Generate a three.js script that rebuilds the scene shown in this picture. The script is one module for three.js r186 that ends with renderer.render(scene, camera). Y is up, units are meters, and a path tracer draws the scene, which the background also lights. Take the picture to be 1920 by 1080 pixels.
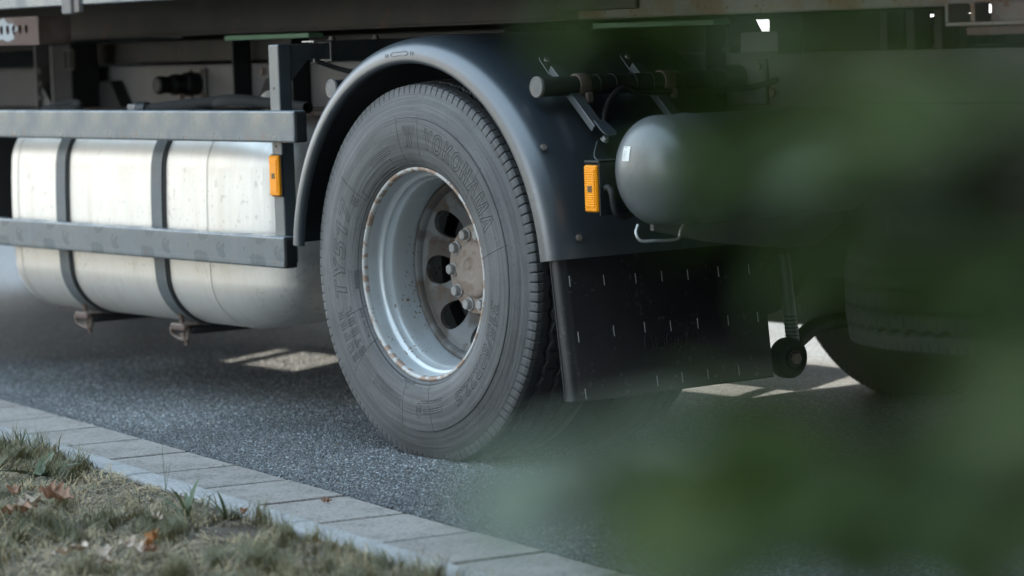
import * as THREE from 'three';
import { RoundedBoxGeometry } from 'three/addons/geometries/RoundedBoxGeometry.js';
import { mergeGeometries } from 'three/addons/utils/BufferGeometryUtils.js';

// ---------------------------------------------------------------- camera, sky, sun, exposure
const scene = new THREE.Scene();
const camera = new THREE.PerspectiveCamera(2 * Math.atan(540 / 5489.4) * 180 / Math.PI, 16 / 9, 0.05, 900);
camera.position.set(6.67005, 1.17098, 4.63192);
camera.up.set(-0.049798, 0.99576, -0.077344);
camera.lookAt(6.67005 - 0.800599, 1.17098 - 0.086097, 4.63192 - 0.592983);
camera.focus = 8.02;
camera.userData.fStop = 2.5;
const renderer = new THREE.WebGLRenderer({ antialias: true });
renderer.setSize(1024, 576);
renderer.toneMapping = THREE.LinearToneMapping;
renderer.toneMappingExposure = 2.45;
renderer.shadowMap.enabled = true;
renderer.shadowMap.type = THREE.PCFSoftShadowMap;

const SUN = new THREE.Vector3(-0.5, 0.7, -1).normalize();
{
  const w = 512, h = 256, data = new Float32Array(w * h * 4), dir = new THREE.Vector3();
  for (let j = 0; j < h; j++) for (let i = 0; i < w; i++) {
    const ph = (i + 0.5) / w * 2 * Math.PI - Math.PI, el = ((j + 0.5) / h - 0.5) * Math.PI;
    dir.set(Math.cos(el) * Math.cos(ph), Math.sin(el), Math.cos(el) * Math.sin(ph));
    const u = Math.max(0, dir.y), a = Math.pow(1 - u, 2.6), c = Math.max(0, dir.dot(SUN));
    const glow = 0.35 * Math.pow(c, 6) + 1.4 * Math.pow(c, 60), k = (j * w + i) * 4;
    const b = 1.9; data[k] = b * (0.42 + 0.57 * a) + glow; data[k + 1] = b * (0.57 + 0.44 * a) + glow * 0.95; data[k + 2] = b * (0.72 + 0.28 * a) + glow * 0.85; data[k + 3] = 1;
  }
  const sky = new THREE.DataTexture(data, w, h, THREE.RGBAFormat, THREE.FloatType);
  sky.mapping = THREE.EquirectangularReflectionMapping; sky.magFilter = sky.minFilter = THREE.LinearFilter; sky.needsUpdate = true;
  scene.background = sky; scene.environment = sky;
}
const sun = new THREE.DirectionalLight(new THREE.Color(1, 0.93, 0.8), 3.9);
sun.position.copy(SUN).multiplyScalar(40); sun.castShadow = true; sun.shadow.radius = 1.6;
sun.shadow.mapSize.set(4096, 4096);
Object.assign(sun.shadow.camera, { left: -14, right: 14, top: 14, bottom: -14, near: 1, far: 90 });
scene.add(sun);

// ---------------------------------------------------------------- helpers
let seed = 20411;
const rnd = () => { seed |= 0; seed = seed + 0x6D2B79F5 | 0; let t = Math.imul(seed ^ seed >>> 15, 1 | seed); t = t + Math.imul(t ^ t >>> 7, 61 | t) ^ t; return ((t ^ t >>> 14) >>> 0) / 4294967296; };
const rr = (a, b) => a + (b - a) * rnd();
const V = (x, y, z) => new THREE.Vector3(x, y, z);
const PI = Math.PI;
const hash = (x, y, s) => { let h = Math.imul(x, 374761393) ^ Math.imul(y, 668265263) ^ Math.imul(s, 1274126177); h = Math.imul(h ^ h >>> 13, 1274126177); return ((h ^ h >>> 16) >>> 0) / 4294967296; };
const sm = t => t * t * (3 - 2 * t);
function vnoise(x, y, per, s) {
  const xi = Math.floor(x), yi = Math.floor(y), fx = sm(x - xi), fy = sm(y - yi), m = v => ((v % per) + per) % per;
  const a = hash(m(xi), m(yi), s), b = hash(m(xi + 1), m(yi), s), c = hash(m(xi), m(yi + 1), s), d = hash(m(xi + 1), m(yi + 1), s);
  return a + (b - a) * fx + (c - a) * fy + (a - b - c + d) * fx * fy;
}
function fbm(u, v, per, oct, s) { let t = 0, a = 0.5, n = 0; for (let o = 0; o < oct; o++) { t += a * vnoise(u * per, v * per, per, s + o); n += a; a *= 0.5; per *= 2; } return t / n; }
const ss = (a, b, x) => { const t = Math.min(1, Math.max(0, (x - a) / (b - a))); return t * t * (3 - 2 * t); };

function tex(n, fn, srgb = false) {
  const d = new Uint8Array(n * n * 4);
  for (let j = 0; j < n; j++) for (let i = 0; i < n; i++) {
    const c = fn((i + 0.5) / n, (j + 0.5) / n, i, j), k = (j * n + i) * 4;
    if (typeof c === 'number') d[k] = d[k + 1] = d[k + 2] = Math.max(0, Math.min(255, c * 255));
    else for (let q = 0; q < 3; q++) { let x = Math.max(0, Math.min(1, c[q])); if (srgb) x = x <= 0.0031308 ? 12.92 * x : 1.055 * Math.pow(x, 1 / 2.4) - 0.055; d[k + q] = x * 255; }
    d[k + 3] = 255;
  }
  const t = new THREE.DataTexture(d, n, n, THREE.RGBAFormat);
  t.wrapS = t.wrapT = THREE.RepeatWrapping; t.magFilter = THREE.LinearFilter; t.minFilter = THREE.LinearMipmapLinearFilter; t.generateMipmaps = true;
  if (srgb) t.colorSpace = THREE.SRGBColorSpace; t.needsUpdate = true; return t;
}
const rep = (t, s, s2 = s) => { const c = t.clone(); c.repeat.set(s, s2); c.needsUpdate = true; return c; };   // s repeats per metre
const lin = (r, g, b) => new THREE.Color().setRGB(r, g, b);
const std = (c, rough = 0.6, o = {}) => new THREE.MeshStandardMaterial({ color: lin(...c), roughness: rough, ...o });
const phy = (c, rough = 0.6, o = {}) => new THREE.MeshPhysicalMaterial({ color: lin(...c), roughness: rough, ...o });

function mesh(name, geo, m, parent = scene) {
  const o = new THREE.Mesh(geo, m); o.name = name; o.castShadow = o.receiveShadow = true; parent.add(o); return o;
}
function group(name, parent = scene) { const g = new THREE.Group(); g.name = name; parent.add(g); return g; }
const taken = {};
const numbered = n => { const k = taken[n] = (taken[n] ?? -1) + 1; return k ? `${n}_${String(k).padStart(3, '0')}` : n; };
function tag(o, label, category, grp, kind) { if (label) o.userData.label = label; if (category) o.userData.category = category; if (grp) o.userData.group = grp; if (kind) o.userData.kind = kind; return o; }
const structure = o => { o.userData.kind = 'structure'; return o; };

// uv in metres from the dominant axis of each face
function uvm(g) {
  if (g.index) g = g.toNonIndexed();
  const p = g.attributes.position, uv = new Float32Array(p.count * 2), a = V(), b = V(), c = V(), n = V();
  for (let i = 0; i < p.count; i += 3) {
    a.fromBufferAttribute(p, i); b.fromBufferAttribute(p, i + 1); c.fromBufferAttribute(p, i + 2);
    n.copy(b).sub(a).cross(c.clone().sub(a)); const x = Math.abs(n.x), y = Math.abs(n.y), z = Math.abs(n.z);
    [a, b, c].forEach((q, k) => { const s = x >= y && x >= z ? [q.z, q.y] : y >= z ? [q.x, q.z] : [q.x, q.y]; uv[(i + k) * 2] = s[0]; uv[(i + k) * 2 + 1] = s[1]; });
  }
  g.setAttribute('uv', new THREE.BufferAttribute(uv, 2)); return g;
}
// rounded box from two corners
function bx(x0, x1, y0, y1, z0, z1, r = 0.004, seg = 2) {
  const w = x1 - x0, h = y1 - y0, d = z1 - z0, g = new RoundedBoxGeometry(w, h, d, seg, Math.min(r, w / 2.01, h / 2.01, d / 2.01));
  g.translate((x0 + x1) / 2, (y0 + y1) / 2, (z0 + z1) / 2); return uvm(g);
}
function cyl(a, b, r, r2 = r, n = 24) {
  const d = b.clone().sub(a), g = new THREE.CylinderGeometry(r2, r, d.length(), n, 1);
  g.translate(0, d.length() / 2, 0); g.applyQuaternion(new THREE.Quaternion().setFromUnitVectors(V(0, 1, 0), d.normalize())); g.translate(a.x, a.y, a.z); return g.toNonIndexed();
}
function tube(pts, r, n = 32, rad = 8) { return new THREE.TubeGeometry(new THREE.CatmullRomCurve3(pts), n, r, rad, false).toNonIndexed(); }
const mrg = l => mergeGeometries(l.map(g => { g = g.index ? g.toNonIndexed() : g; for (const k of Object.keys(g.attributes)) if (!['position', 'normal', 'uv'].includes(k)) g.deleteAttribute(k); return g; }));
// grid surface: fn(i, j) gives a point, nu x nv cells
function grid(nu, nv, fn, uvf) {
  const P = new Float32Array((nu + 1) * (nv + 1) * 3), U = new Float32Array((nu + 1) * (nv + 1) * 2), I = [];
  for (let j = 0; j <= nv; j++) for (let i = 0; i <= nu; i++) {
    const k = j * (nu + 1) + i, q = fn(i, j), t = uvf ? uvf(i, j, q) : [q[0], q[2]];
    P[k * 3] = q[0]; P[k * 3 + 1] = q[1]; P[k * 3 + 2] = q[2]; U[k * 2] = t[0]; U[k * 2 + 1] = t[1];
    if (i < nu && j < nv) I.push(k, k + 1, k + nu + 2, k, k + nu + 2, k + nu + 1);
  }
  const g = new THREE.BufferGeometry(); g.setAttribute('position', new THREE.BufferAttribute(P, 3)); g.setAttribute('uv', new THREE.BufferAttribute(U, 2)); g.setIndex(I); g.computeVertexNormals(); return g;
}
// profile [r, z] turned about the z axis
function revolve(prof, n = 96, a0 = 0, a1 = 2 * PI, planar = false) {
  const rm = Math.max(...prof.map(q => q[0]));
  const L = [0]; for (let i = 1; i < prof.length; i++) L.push(L[i - 1] + Math.hypot(prof[i][0] - prof[i - 1][0], prof[i][1] - prof[i - 1][1]));
  return grid(prof.length - 1, n, (i, j) => { const a = a0 + (a1 - a0) * j / n, [r, z] = prof[i]; return [r * Math.cos(a), r * Math.sin(a), z]; },
    (i, j, q) => planar ? [q[0], q[1]] : [(a0 + (a1 - a0) * j / n) * rm, L[i]]);
}
function smoothProf(p, n) { const c = new THREE.CatmullRomCurve3(p.map(q => V(q[0], q[1], 0)), false, 'centripetal'); return c.getPoints(n).map(q => [q.x, q.y]); }
function extrude(pts, depth, bevel = 0.001, holes = []) {
  const s = new THREE.Shape(pts.map(p => new THREE.Vector2(p[0], p[1])));
  holes.forEach(h => s.holes.push(h));
  return new THREE.ExtrudeGeometry(s, { depth, bevelEnabled: bevel > 0, bevelThickness: bevel, bevelSize: bevel, bevelSegments: 1, curveSegments: 16 });
}
const hexBolt = (p, axis, r = 0.012, h = 0.01) => { const e = p.clone().addScaledVector(axis, h), w = p.clone().addScaledVector(axis, 0.003); return mrg([cyl(p, w, r * 1.35, r * 1.35, 18), cyl(w, e, r, r * 0.97, 6)]); };

// ---------------------------------------------------------------- textures and materials
const N_fine = tex(512, (u, v) => 0.25 + 0.5 * fbm(u, v, 16, 5, 3) + 0.25 * hash(Math.floor(u * 512), Math.floor(v * 512), 9));
const N_soft = tex(512, (u, v) => fbm(u, v, 6, 6, 41));
// painted or bare steel: base colour, dirt film in patches, runs, rust specks
function worn(base, dirt, rust, o = {}) {
  const { film = 0.5, specks = 0.1, runs = 0.4, s = 1, n = 512 } = o;
  return tex(n, (u, v) => {
    const f = ss(0.42, 0.62, fbm(u, v, 4, 5, s)) * film, rn = ss(0.55, 0.8, fbm(u * 6, v * 0.5, 8, 4, s + 7)) * runs, sp = ss(0.70, 0.76, fbm(u, v, 40, 3, s + 13)) * ss(0.45, 0.6, fbm(u, v, 5, 3, s + 19)) * specks;
    const g = 0.92 + 0.16 * hash(Math.floor(u * n), Math.floor(v * n), s) * fbm(u, v, 32, 3, s + 23);
    const d = Math.min(1, f + rn * 0.6);
    return [0, 1, 2].map(q => ((base[q] * (1 - d) + dirt[q] * d) * (1 - sp) + rust[q] * sp) * g);
  }, true);
}
const RUST = [0.16, 0.075, 0.04];
const white3 = [1, 1, 1];
const M = {};
M.rail = phy(white3, 0.38, { ior: 1.75, map: rep(worn([0.105, 0.126, 0.138], [0.135, 0.146, 0.148], RUST, { film: 0.5, specks: 0.5, runs: 0.5, s: 5, n: 1024 }), 1.3), bumpMap: rep(N_fine, 5), bumpScale: 0.00015, roughnessMap: rep(N_soft, 3) });
M.rail.roughness = 0.7;
M.post = phy(white3, 0.4, { ior: 2.0, map: rep(worn([0.045, 0.06, 0.07], [0.085, 0.095, 0.098], RUST, { film: 0.5, specks: 0.35, s: 15 }), 2.3), bumpMap: rep(N_fine, 5), bumpScale: 0.00015 });
M.chassis = phy(white3, 0.6, { map: rep(worn([0.14, 0.138, 0.142], [0.18, 0.17, 0.16], RUST, { film: 0.6, specks: 0.3, s: 25 }), 0.9), bumpMap: rep(N_fine, 3), bumpScale: 0.0006 });
M.beam = std(white3, 0.7, { map: rep(worn([0.055, 0.051, 0.047], [0.08, 0.07, 0.06], RUST, { film: 0.7, specks: 0.5, runs: 0.6, s: 35 }), 1.1), bumpMap: rep(N_fine, 3), bumpScale: 0.0008 });
M.dark = std([0.014, 0.017, 0.02], 0.55, { bumpMap: rep(N_fine, 4), bumpScale: 0.0005 });
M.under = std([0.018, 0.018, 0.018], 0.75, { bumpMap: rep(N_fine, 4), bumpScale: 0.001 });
M.black = std([0.012, 0.013, 0.014], 0.6);
M.fender = phy(white3, 0.36, { ior: 1.95, map: worn([0.029, 0.04, 0.05], [0.056, 0.064, 0.069], [0.22, 0.22, 0.21], { film: 0.4, specks: 0.12, runs: 0.2, s: 45, n: 1024 }), bumpMap: rep(N_fine, 2), bumpScale: 0.0003 });
M.flap = phy(white3, 0.4, { map: rep(worn([0.008, 0.0095, 0.0115], [0.015, 0.016, 0.017], [0.12, 0.12, 0.115], { film: 0.5, specks: 0.4, runs: 0.3, s: 55 }), 2.2), bumpMap: rep(N_fine, 2), bumpScale: 0.0005 });
M.rusty = std(white3, 0.85, { map: rep(worn([0.11, 0.07, 0.055], [0.165, 0.125, 0.108], [0.11, 0.06, 0.04], { film: 0.8, specks: 0.9, runs: 0.3, s: 65 }), 3), bumpMap: rep(N_fine, 4), bumpScale: 0.0016 });
M.rustbeam = std(white3, 0.8, { map: rep(worn([0.23, 0.22, 0.2], [0.22, 0.13, 0.08], [0.16, 0.09, 0.05], { film: 0.8, specks: 0.9, runs: 0.5, s: 75 }), 2), bumpMap: rep(N_fine, 3), bumpScale: 0.001 });
M.zinc = std([0.45, 0.45, 0.43], 0.45, { metalness: 0.7, bumpMap: rep(N_fine, 8), bumpScale: 0.0003 });
M.capmetal = std(white3, 0.6, { map: rep(worn([0.17, 0.165, 0.16], [0.21, 0.175, 0.15], RUST, { film: 0.7, specks: 0.7, s: 85 }), 8) });
M.boltrust = std(white3, 0.8, { map: rep(worn([0.2, 0.16, 0.135], [0.25, 0.21, 0.18], RUST, { film: 0.7, specks: 0.8, s: 87 }), 12) });
M.rim = phy(white3, 0.36, { metalness: 0.25, clearcoat: 0.25, clearcoatRoughness: 0.3,
  map: tex(1024, (u, v) => {
    const sp = ss(0.765, 0.79, fbm(u, v, 150, 2, 101)) * ss(0.4, 0.6, fbm(u, v, 6, 3, 107)), d = 0.35 * ss(0.45, 0.7, fbm(u, v, 10, 5, 103));
    return [0, 1, 2].map(q => ([0.5, 0.535, 0.55][q] * (1 - d) + [0.36, 0.365, 0.36][q] * d) * (1 - sp) + [0.16, 0.08, 0.035][q] * sp);
  }, true), bumpMap: rep(N_fine, 3), bumpScale: 0.0003 });
M.rimlip = phy(white3, 0.5, { metalness: 0.2, map: tex(512, (u, v) => {
  const k = ss(0.5, 0.62, fbm(u, v, 60, 4, 111)) * 0.8; return [0, 1, 2].map(q => [0.42, 0.42, 0.41][q] * (1 - k) + [0.23, 0.13, 0.075][q] * k);
}, true), bumpMap: rep(N_fine, 6), bumpScale: 0.0008 });
M.disc = phy(white3, 0.55, { metalness: 0.25, map: rep(tex(512, (u, v) => {
  const k = ss(0.4, 0.62, fbm(u, v, 7, 5, 121)), sp = ss(0.66, 0.76, fbm(u, v, 14, 4, 127)) * 0.9;
  return [0, 1, 2].map(q => ([0.135, 0.138, 0.137][q] * (1 - k) + [0.072, 0.06, 0.05][q] * k) * (1 - sp) + [0.07, 0.04, 0.025][q] * sp);
}, true), 3), bumpMap: rep(N_fine, 6), bumpScale: 0.0015 });
M.hub = std(white3, 0.75, { map: rep(tex(256, (u, v) => { const k = ss(0.4, 0.65, fbm(u, v, 6, 4, 131)); return [0, 1, 2].map(q => [0.25, 0.205, 0.17][q] * (1 - k) + [0.2, 0.145, 0.11][q] * k); }, true), 7), bumpMap: rep(N_fine, 8), bumpScale: 0.0008 });
M.alu = phy(white3, 0.36, { metalness: 0.85,
  map: rep(tex(1024, (u, v) => {
    const st = 0.9 + 0.1 * fbm(u * 14, v * 0.35, 32, 3, 141), d = 0.35 * ss(0.4, 0.8, fbm(u * 3, v * 0.5, 8, 5, 143)), sp = 0.28 * ss(0.72, 0.8, fbm(u, v * 0.5, 160, 2, 149)) * ss(0.45, 0.6, fbm(u, v, 6, 3, 151));
    return [0, 1, 2].map(q => ([0.85, 0.818, 0.765][q] * (1 - d) + [0.7, 0.64, 0.56][q] * d) * st * (1 - sp) + [0.25, 0.22, 0.18][q] * sp);
  }, true), 0.8), roughnessMap: rep(tex(512, (u, v) => 0.75 + 0.25 * fbm(u * 6, v * 0.6, 16, 4, 155)), 0.9),
  bumpMap: rep(tex(512, (u, v) => 0.5 * fbm(u * 10, v * 0.25, 24, 4, 157) + 0.5 * fbm(u, v, 4, 3, 159)), 1.2), bumpScale: 0.0012 });
M.alu.roughness = 0.6; M.alu.metalness = 0.75;
M.amber = phy([1, 0.34, 0.004], 0.35, { specularIntensity: 0.6, bumpMap: rep(tex(64, (u, v) => 0.5 + 0.25 * Math.sin(u * 2 * PI) + 0.25 * Math.sin(v * 2 * PI)), 170), bumpScale: 0.0012 });
M.airtank = phy(white3, 0.36, { ior: 1.75, clearcoat: 0.15, clearcoatRoughness: 0.25, map: rep(worn([0.08, 0.097, 0.11], [0.12, 0.127, 0.128], [0.2, 0.2, 0.19], { film: 0.5, specks: 0.2, runs: 0.5, s: 95 }), 2.2), bumpMap: rep(N_fine, 2), bumpScale: 0.0003 });
M.rubber = std([0.014, 0.015, 0.016], 0.9, { bumpMap: rep(N_fine, 6), bumpScale: 0.0006 });
M.green = std([0.16, 0.3, 0.19], 0.55);
M.blue = std([0.04, 0.16, 0.28], 0.6);

// ---------------------------------------------------------------- the setting
const KA = Math.atan(0.135), KC = Math.cos(KA), KS = Math.sin(KA);
const K = (s, y, t) => V(s * KC - t * KS, y, 0.49 + s * KS + t * KC);          // s along the kerb, t across it towards the verge

{ // asphalt: stones of 4 to 9 mm packed in dark binder
  const n = 2048, cells = 236, T = 1.7;
  const col = new Uint8Array(n * n * 4), hgt = new Uint8Array(n * n * 4);
  const px = new Float32Array(cells * cells), py = new Float32Array(cells * cells), tone = new Float32Array(cells * cells), rad = new Float32Array(cells * cells);
  for (let k = 0; k < cells * cells; k++) { px[k] = rnd(); py[k] = rnd(); tone[k] = rnd(); rad[k] = 0.62 + 0.45 * rnd(); }
  const g = x => (x <= 0.0031308 ? 12.92 * x : 1.055 * Math.pow(x, 1 / 2.4) - 0.055) * 255;
  for (let j = 0; j < n; j++) for (let i = 0; i < n; i++) {
    const x = i / n * cells, y = j / n * cells, cx = Math.floor(x), cy = Math.floor(y); let d1 = 9, d2 = 9, id = 0;
    for (let b = -1; b <= 1; b++) for (let a = -1; a <= 1; a++) {
      const q = ((cy + b + cells) % cells) * cells + (cx + a + cells) % cells, dx = cx + a + px[q] - x, dy = cy + b + py[q] - y, d = Math.hypot(dx, dy) / rad[q];
      if (d < d1) { d2 = d1; d1 = d; id = q; } else if (d < d2) d2 = d;
    }
    const e = ss(0.02, 0.3, d2 - d1), h = e * (0.55 + 0.45 * tone[(id * 7) % (cells * cells)]), t = tone[id], k = (j * n + i) * 4;
    const stone = t > 0.9 ? 0.4 : t > 0.7 ? 0.22 : 0.07 + 0.11 * t, warm = hash(id, 3, 5) > 0.93 ? 0.2 : 0;
    const c = 0.014 * (1 - e) + stone * e;
    col[k] = g(c * (0.98 + warm)); col[k + 1] = g(c * (1.08 + warm * 0.3)); col[k + 2] = g(c * (1.12 - warm * 0.5)); col[k + 3] = 255;
    hgt[k] = hgt[k + 1] = hgt[k + 2] = h * 255; hgt[k + 3] = 255;
  }
  const mk = (d, s) => { const t = new THREE.DataTexture(d, n, n, THREE.RGBAFormat); t.wrapS = t.wrapT = THREE.RepeatWrapping; t.magFilter = THREE.LinearFilter; t.minFilter = THREE.LinearMipmapLinearFilter; t.generateMipmaps = true; if (s) t.colorSpace = THREE.SRGBColorSpace; t.repeat.set(1 / T, 1 / T); t.needsUpdate = true; return t; };
  M.asphalt = std(white3, 0.62, { map: mk(col, true), bumpMap: mk(hgt), bumpScale: 0.007, vertexColors: true });
}
const patchy = (g, lo, hi, f, s) => { const p = g.attributes.position, c = new Float32Array(p.count * 3); for (let i = 0; i < p.count; i++) { const k = lo + (hi - lo) * fbm(p.getX(i) * f / 64 + 0.5, p.getZ(i) * f / 64 + 0.5, 64, 4, s); c[i * 3] = c[i * 3 + 1] = c[i * 3 + 2] = k; } g.setAttribute('color', new THREE.BufferAttribute(c, 3)); return g; };
M.soil = std(white3, 0.95, { map: rep(tex(512, (u, v) => { const a = fbm(u, v, 24, 5, 201), b = fbm(u, v, 6, 4, 205); return [0.05 + 0.07 * a * b + 0.03 * b, 0.042 + 0.05 * a * b + 0.025 * b, 0.032 + 0.032 * a * b + 0.018 * b]; }, true), 2.5), bumpMap: rep(N_fine, 6), bumpScale: 0.008 });
M.lawn = std(white3, 0.95, { map: rep(tex(512, (u, v) => { const a = fbm(u, v, 20, 6, 211), b = fbm(u, v, 5, 4, 215); return [0.045 + 0.05 * a * b, 0.06 + 0.05 * a, 0.02 + 0.02 * b]; }, true), 0.3), bumpMap: rep(N_fine, 2), bumpScale: 0.02 });
function conc(base, dark, s) { return tex(512, (u, v, i, j) => { const a = fbm(u, v, 5, 5, s), b = hash(i, j, s), c = fbm(u, v, 70, 2, s + 3), k = 0.55 * ss(0.5, 0.75, c) + 0.25 * ss(0.45, 0.7, a); const m = (0.7 + 0.6 * b); return [0, 1, 2].map(q => (base[q] * (1 - k) + dark[q] * k) * m); }, true); }
M.slab = [0, 1, 2].map(i => std([1 - 0.06 * i, 1 - 0.06 * i, 1 - 0.055 * i], 0.85, { map: rep(conc([0.285, 0.262, 0.24], [0.11, 0.103, 0.096], 221 + i * 11), 2.2), bumpMap: rep(N_fine, 5), bumpScale: 0.0022 }));
M.kerb = std(white3, 0.85, { map: rep(conc([0.3, 0.302, 0.297], [0.18, 0.182, 0.18], 261), 2.2), bumpMap: rep(N_fine, 5), bumpScale: 0.0016 });

structure(mesh('ground', grid(2, 2, (i, j) => [(i - 1) * 600, -0.09, (j - 1) * 600]), M.lawn));
{
  // fine cells near the wheels, wide strips farther off
  const S = []; for (let s = -60; s < -6; s += 3) S.push(s); for (let s = -6; s < 5; s += 0.1) S.push(s); for (let s = 5; s <= 60; s += 3) S.push(s);
  const T = []; for (let t = -8.4; t < -4; t += 0.4) T.push(t); for (let t = -4; t < -0.05; t += 0.1) T.push(t); T.push(-0.004);
  const g = grid(S.length - 1, T.length - 1, (i, j) => { const t = T[j], ragged = j === T.length - 1 ? 0.007 * (vnoise(S[i] * 9 + 999, 0.5, 4096, 77) - 0.5) : 0; const p = K(S[i], 0.001, t + ragged); return [p.x, p.y, p.z]; });
  structure(mesh('road', patchy(g, 0.45, 1.45, 1.4, 301), M.asphalt));
  structure(mesh('gutter_bed', grid(60, 1, (i, j) => { const p = K(-60 + i * 2, -0.045, -0.03 + j * 0.42); return [p.x, p.y, p.z]; }), M.soil));
  const gut = structure(group('gutter')), kr = structure(group('kerb'));
  const pitch = 0.3475;
  for (let k = -30; k < 12; k++) {
    const s0 = (0.069 / KC) + k * pitch, g = bx(-pitch / 2 + 0.009, pitch / 2 - 0.009, -0.07, 0.006 + rr(-0.0015, 0.0015), -0.139, 0.139, 0.005);
    for (let q = 0, uv = g.attributes.uv, a = rr(0, 9), b = rr(0, 9); q < uv.count; q++) uv.setXY(q, uv.getX(q) + a, uv.getY(q) + b);
    const m = mesh('slab', g, M.slab[Math.floor(rnd() * 3)], gut); m.position.copy(K(s0 + pitch / 2, 0, 0.146)); m.rotation.set(rr(-0.004, 0.004), -KA + rr(-0.004, 0.004), rr(-0.003, 0.003));
  }
  for (let k = -10; k < 6; k++) {
    const g = bx(-0.498, 0.498, -0.16, 0.028, -0.041, 0.041, 0.012, 3);
    for (let q = 0, uv = g.attributes.uv, a = rr(0, 9); q < uv.count; q++) uv.setXY(q, uv.getX(q) + a, uv.getY(q));
    const m = mesh('kerb_stone', g, M.kerb, kr); m.position.copy(K(k + 0.33, rr(-0.001, 0.001), 0.334)); m.rotation.y = -KA + rr(-0.002, 0.002);
  }
}
const vergeY = (x, z) => 0.008 + 0.028 * fbm(x * 0.03 + 0.4, z * 0.03 + 0.4, 64, 5, 311);
structure(mesh('verge', (() => {
  const T = [0.374]; for (let t = 0.4; t < 2.2; t += 0.025) T.push(t); for (let t = 2.2; t < 8; t += 0.25) T.push(t); T.push(14);
  const S = []; for (let s = -26; s < -3; s += 1) S.push(s); for (let s = -3; s < 3.4; s += 0.03) S.push(s); for (let s = 3.4; s < 24; s += 0.8) S.push(s);
  return grid(S.length - 1, T.length - 1, (i, j) => { const p = K(S[i], 0, T[j]); return [p.x, j ? vergeY(p.x, p.z) : -0.01, p.z]; });
})(), M.soil));
structure(mesh('far_verge', grid(24, 6, (i, j) => { const p = K(-70 + i * 6, -0.02 + j * 0.01, -8.4 - j * 3); return [p.x, p.y, p.z]; }), M.lawn));

// ---------------------------------------------------------------- the truck
const truck = tag(group('truck'), 'grey truck chassis with twin rear wheels, mudguard and aluminium fuel tank', 'truck');
const YC = 0.516, TZ = -0.126;                                                  // axle height, mid-plane of the outer tyre

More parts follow.
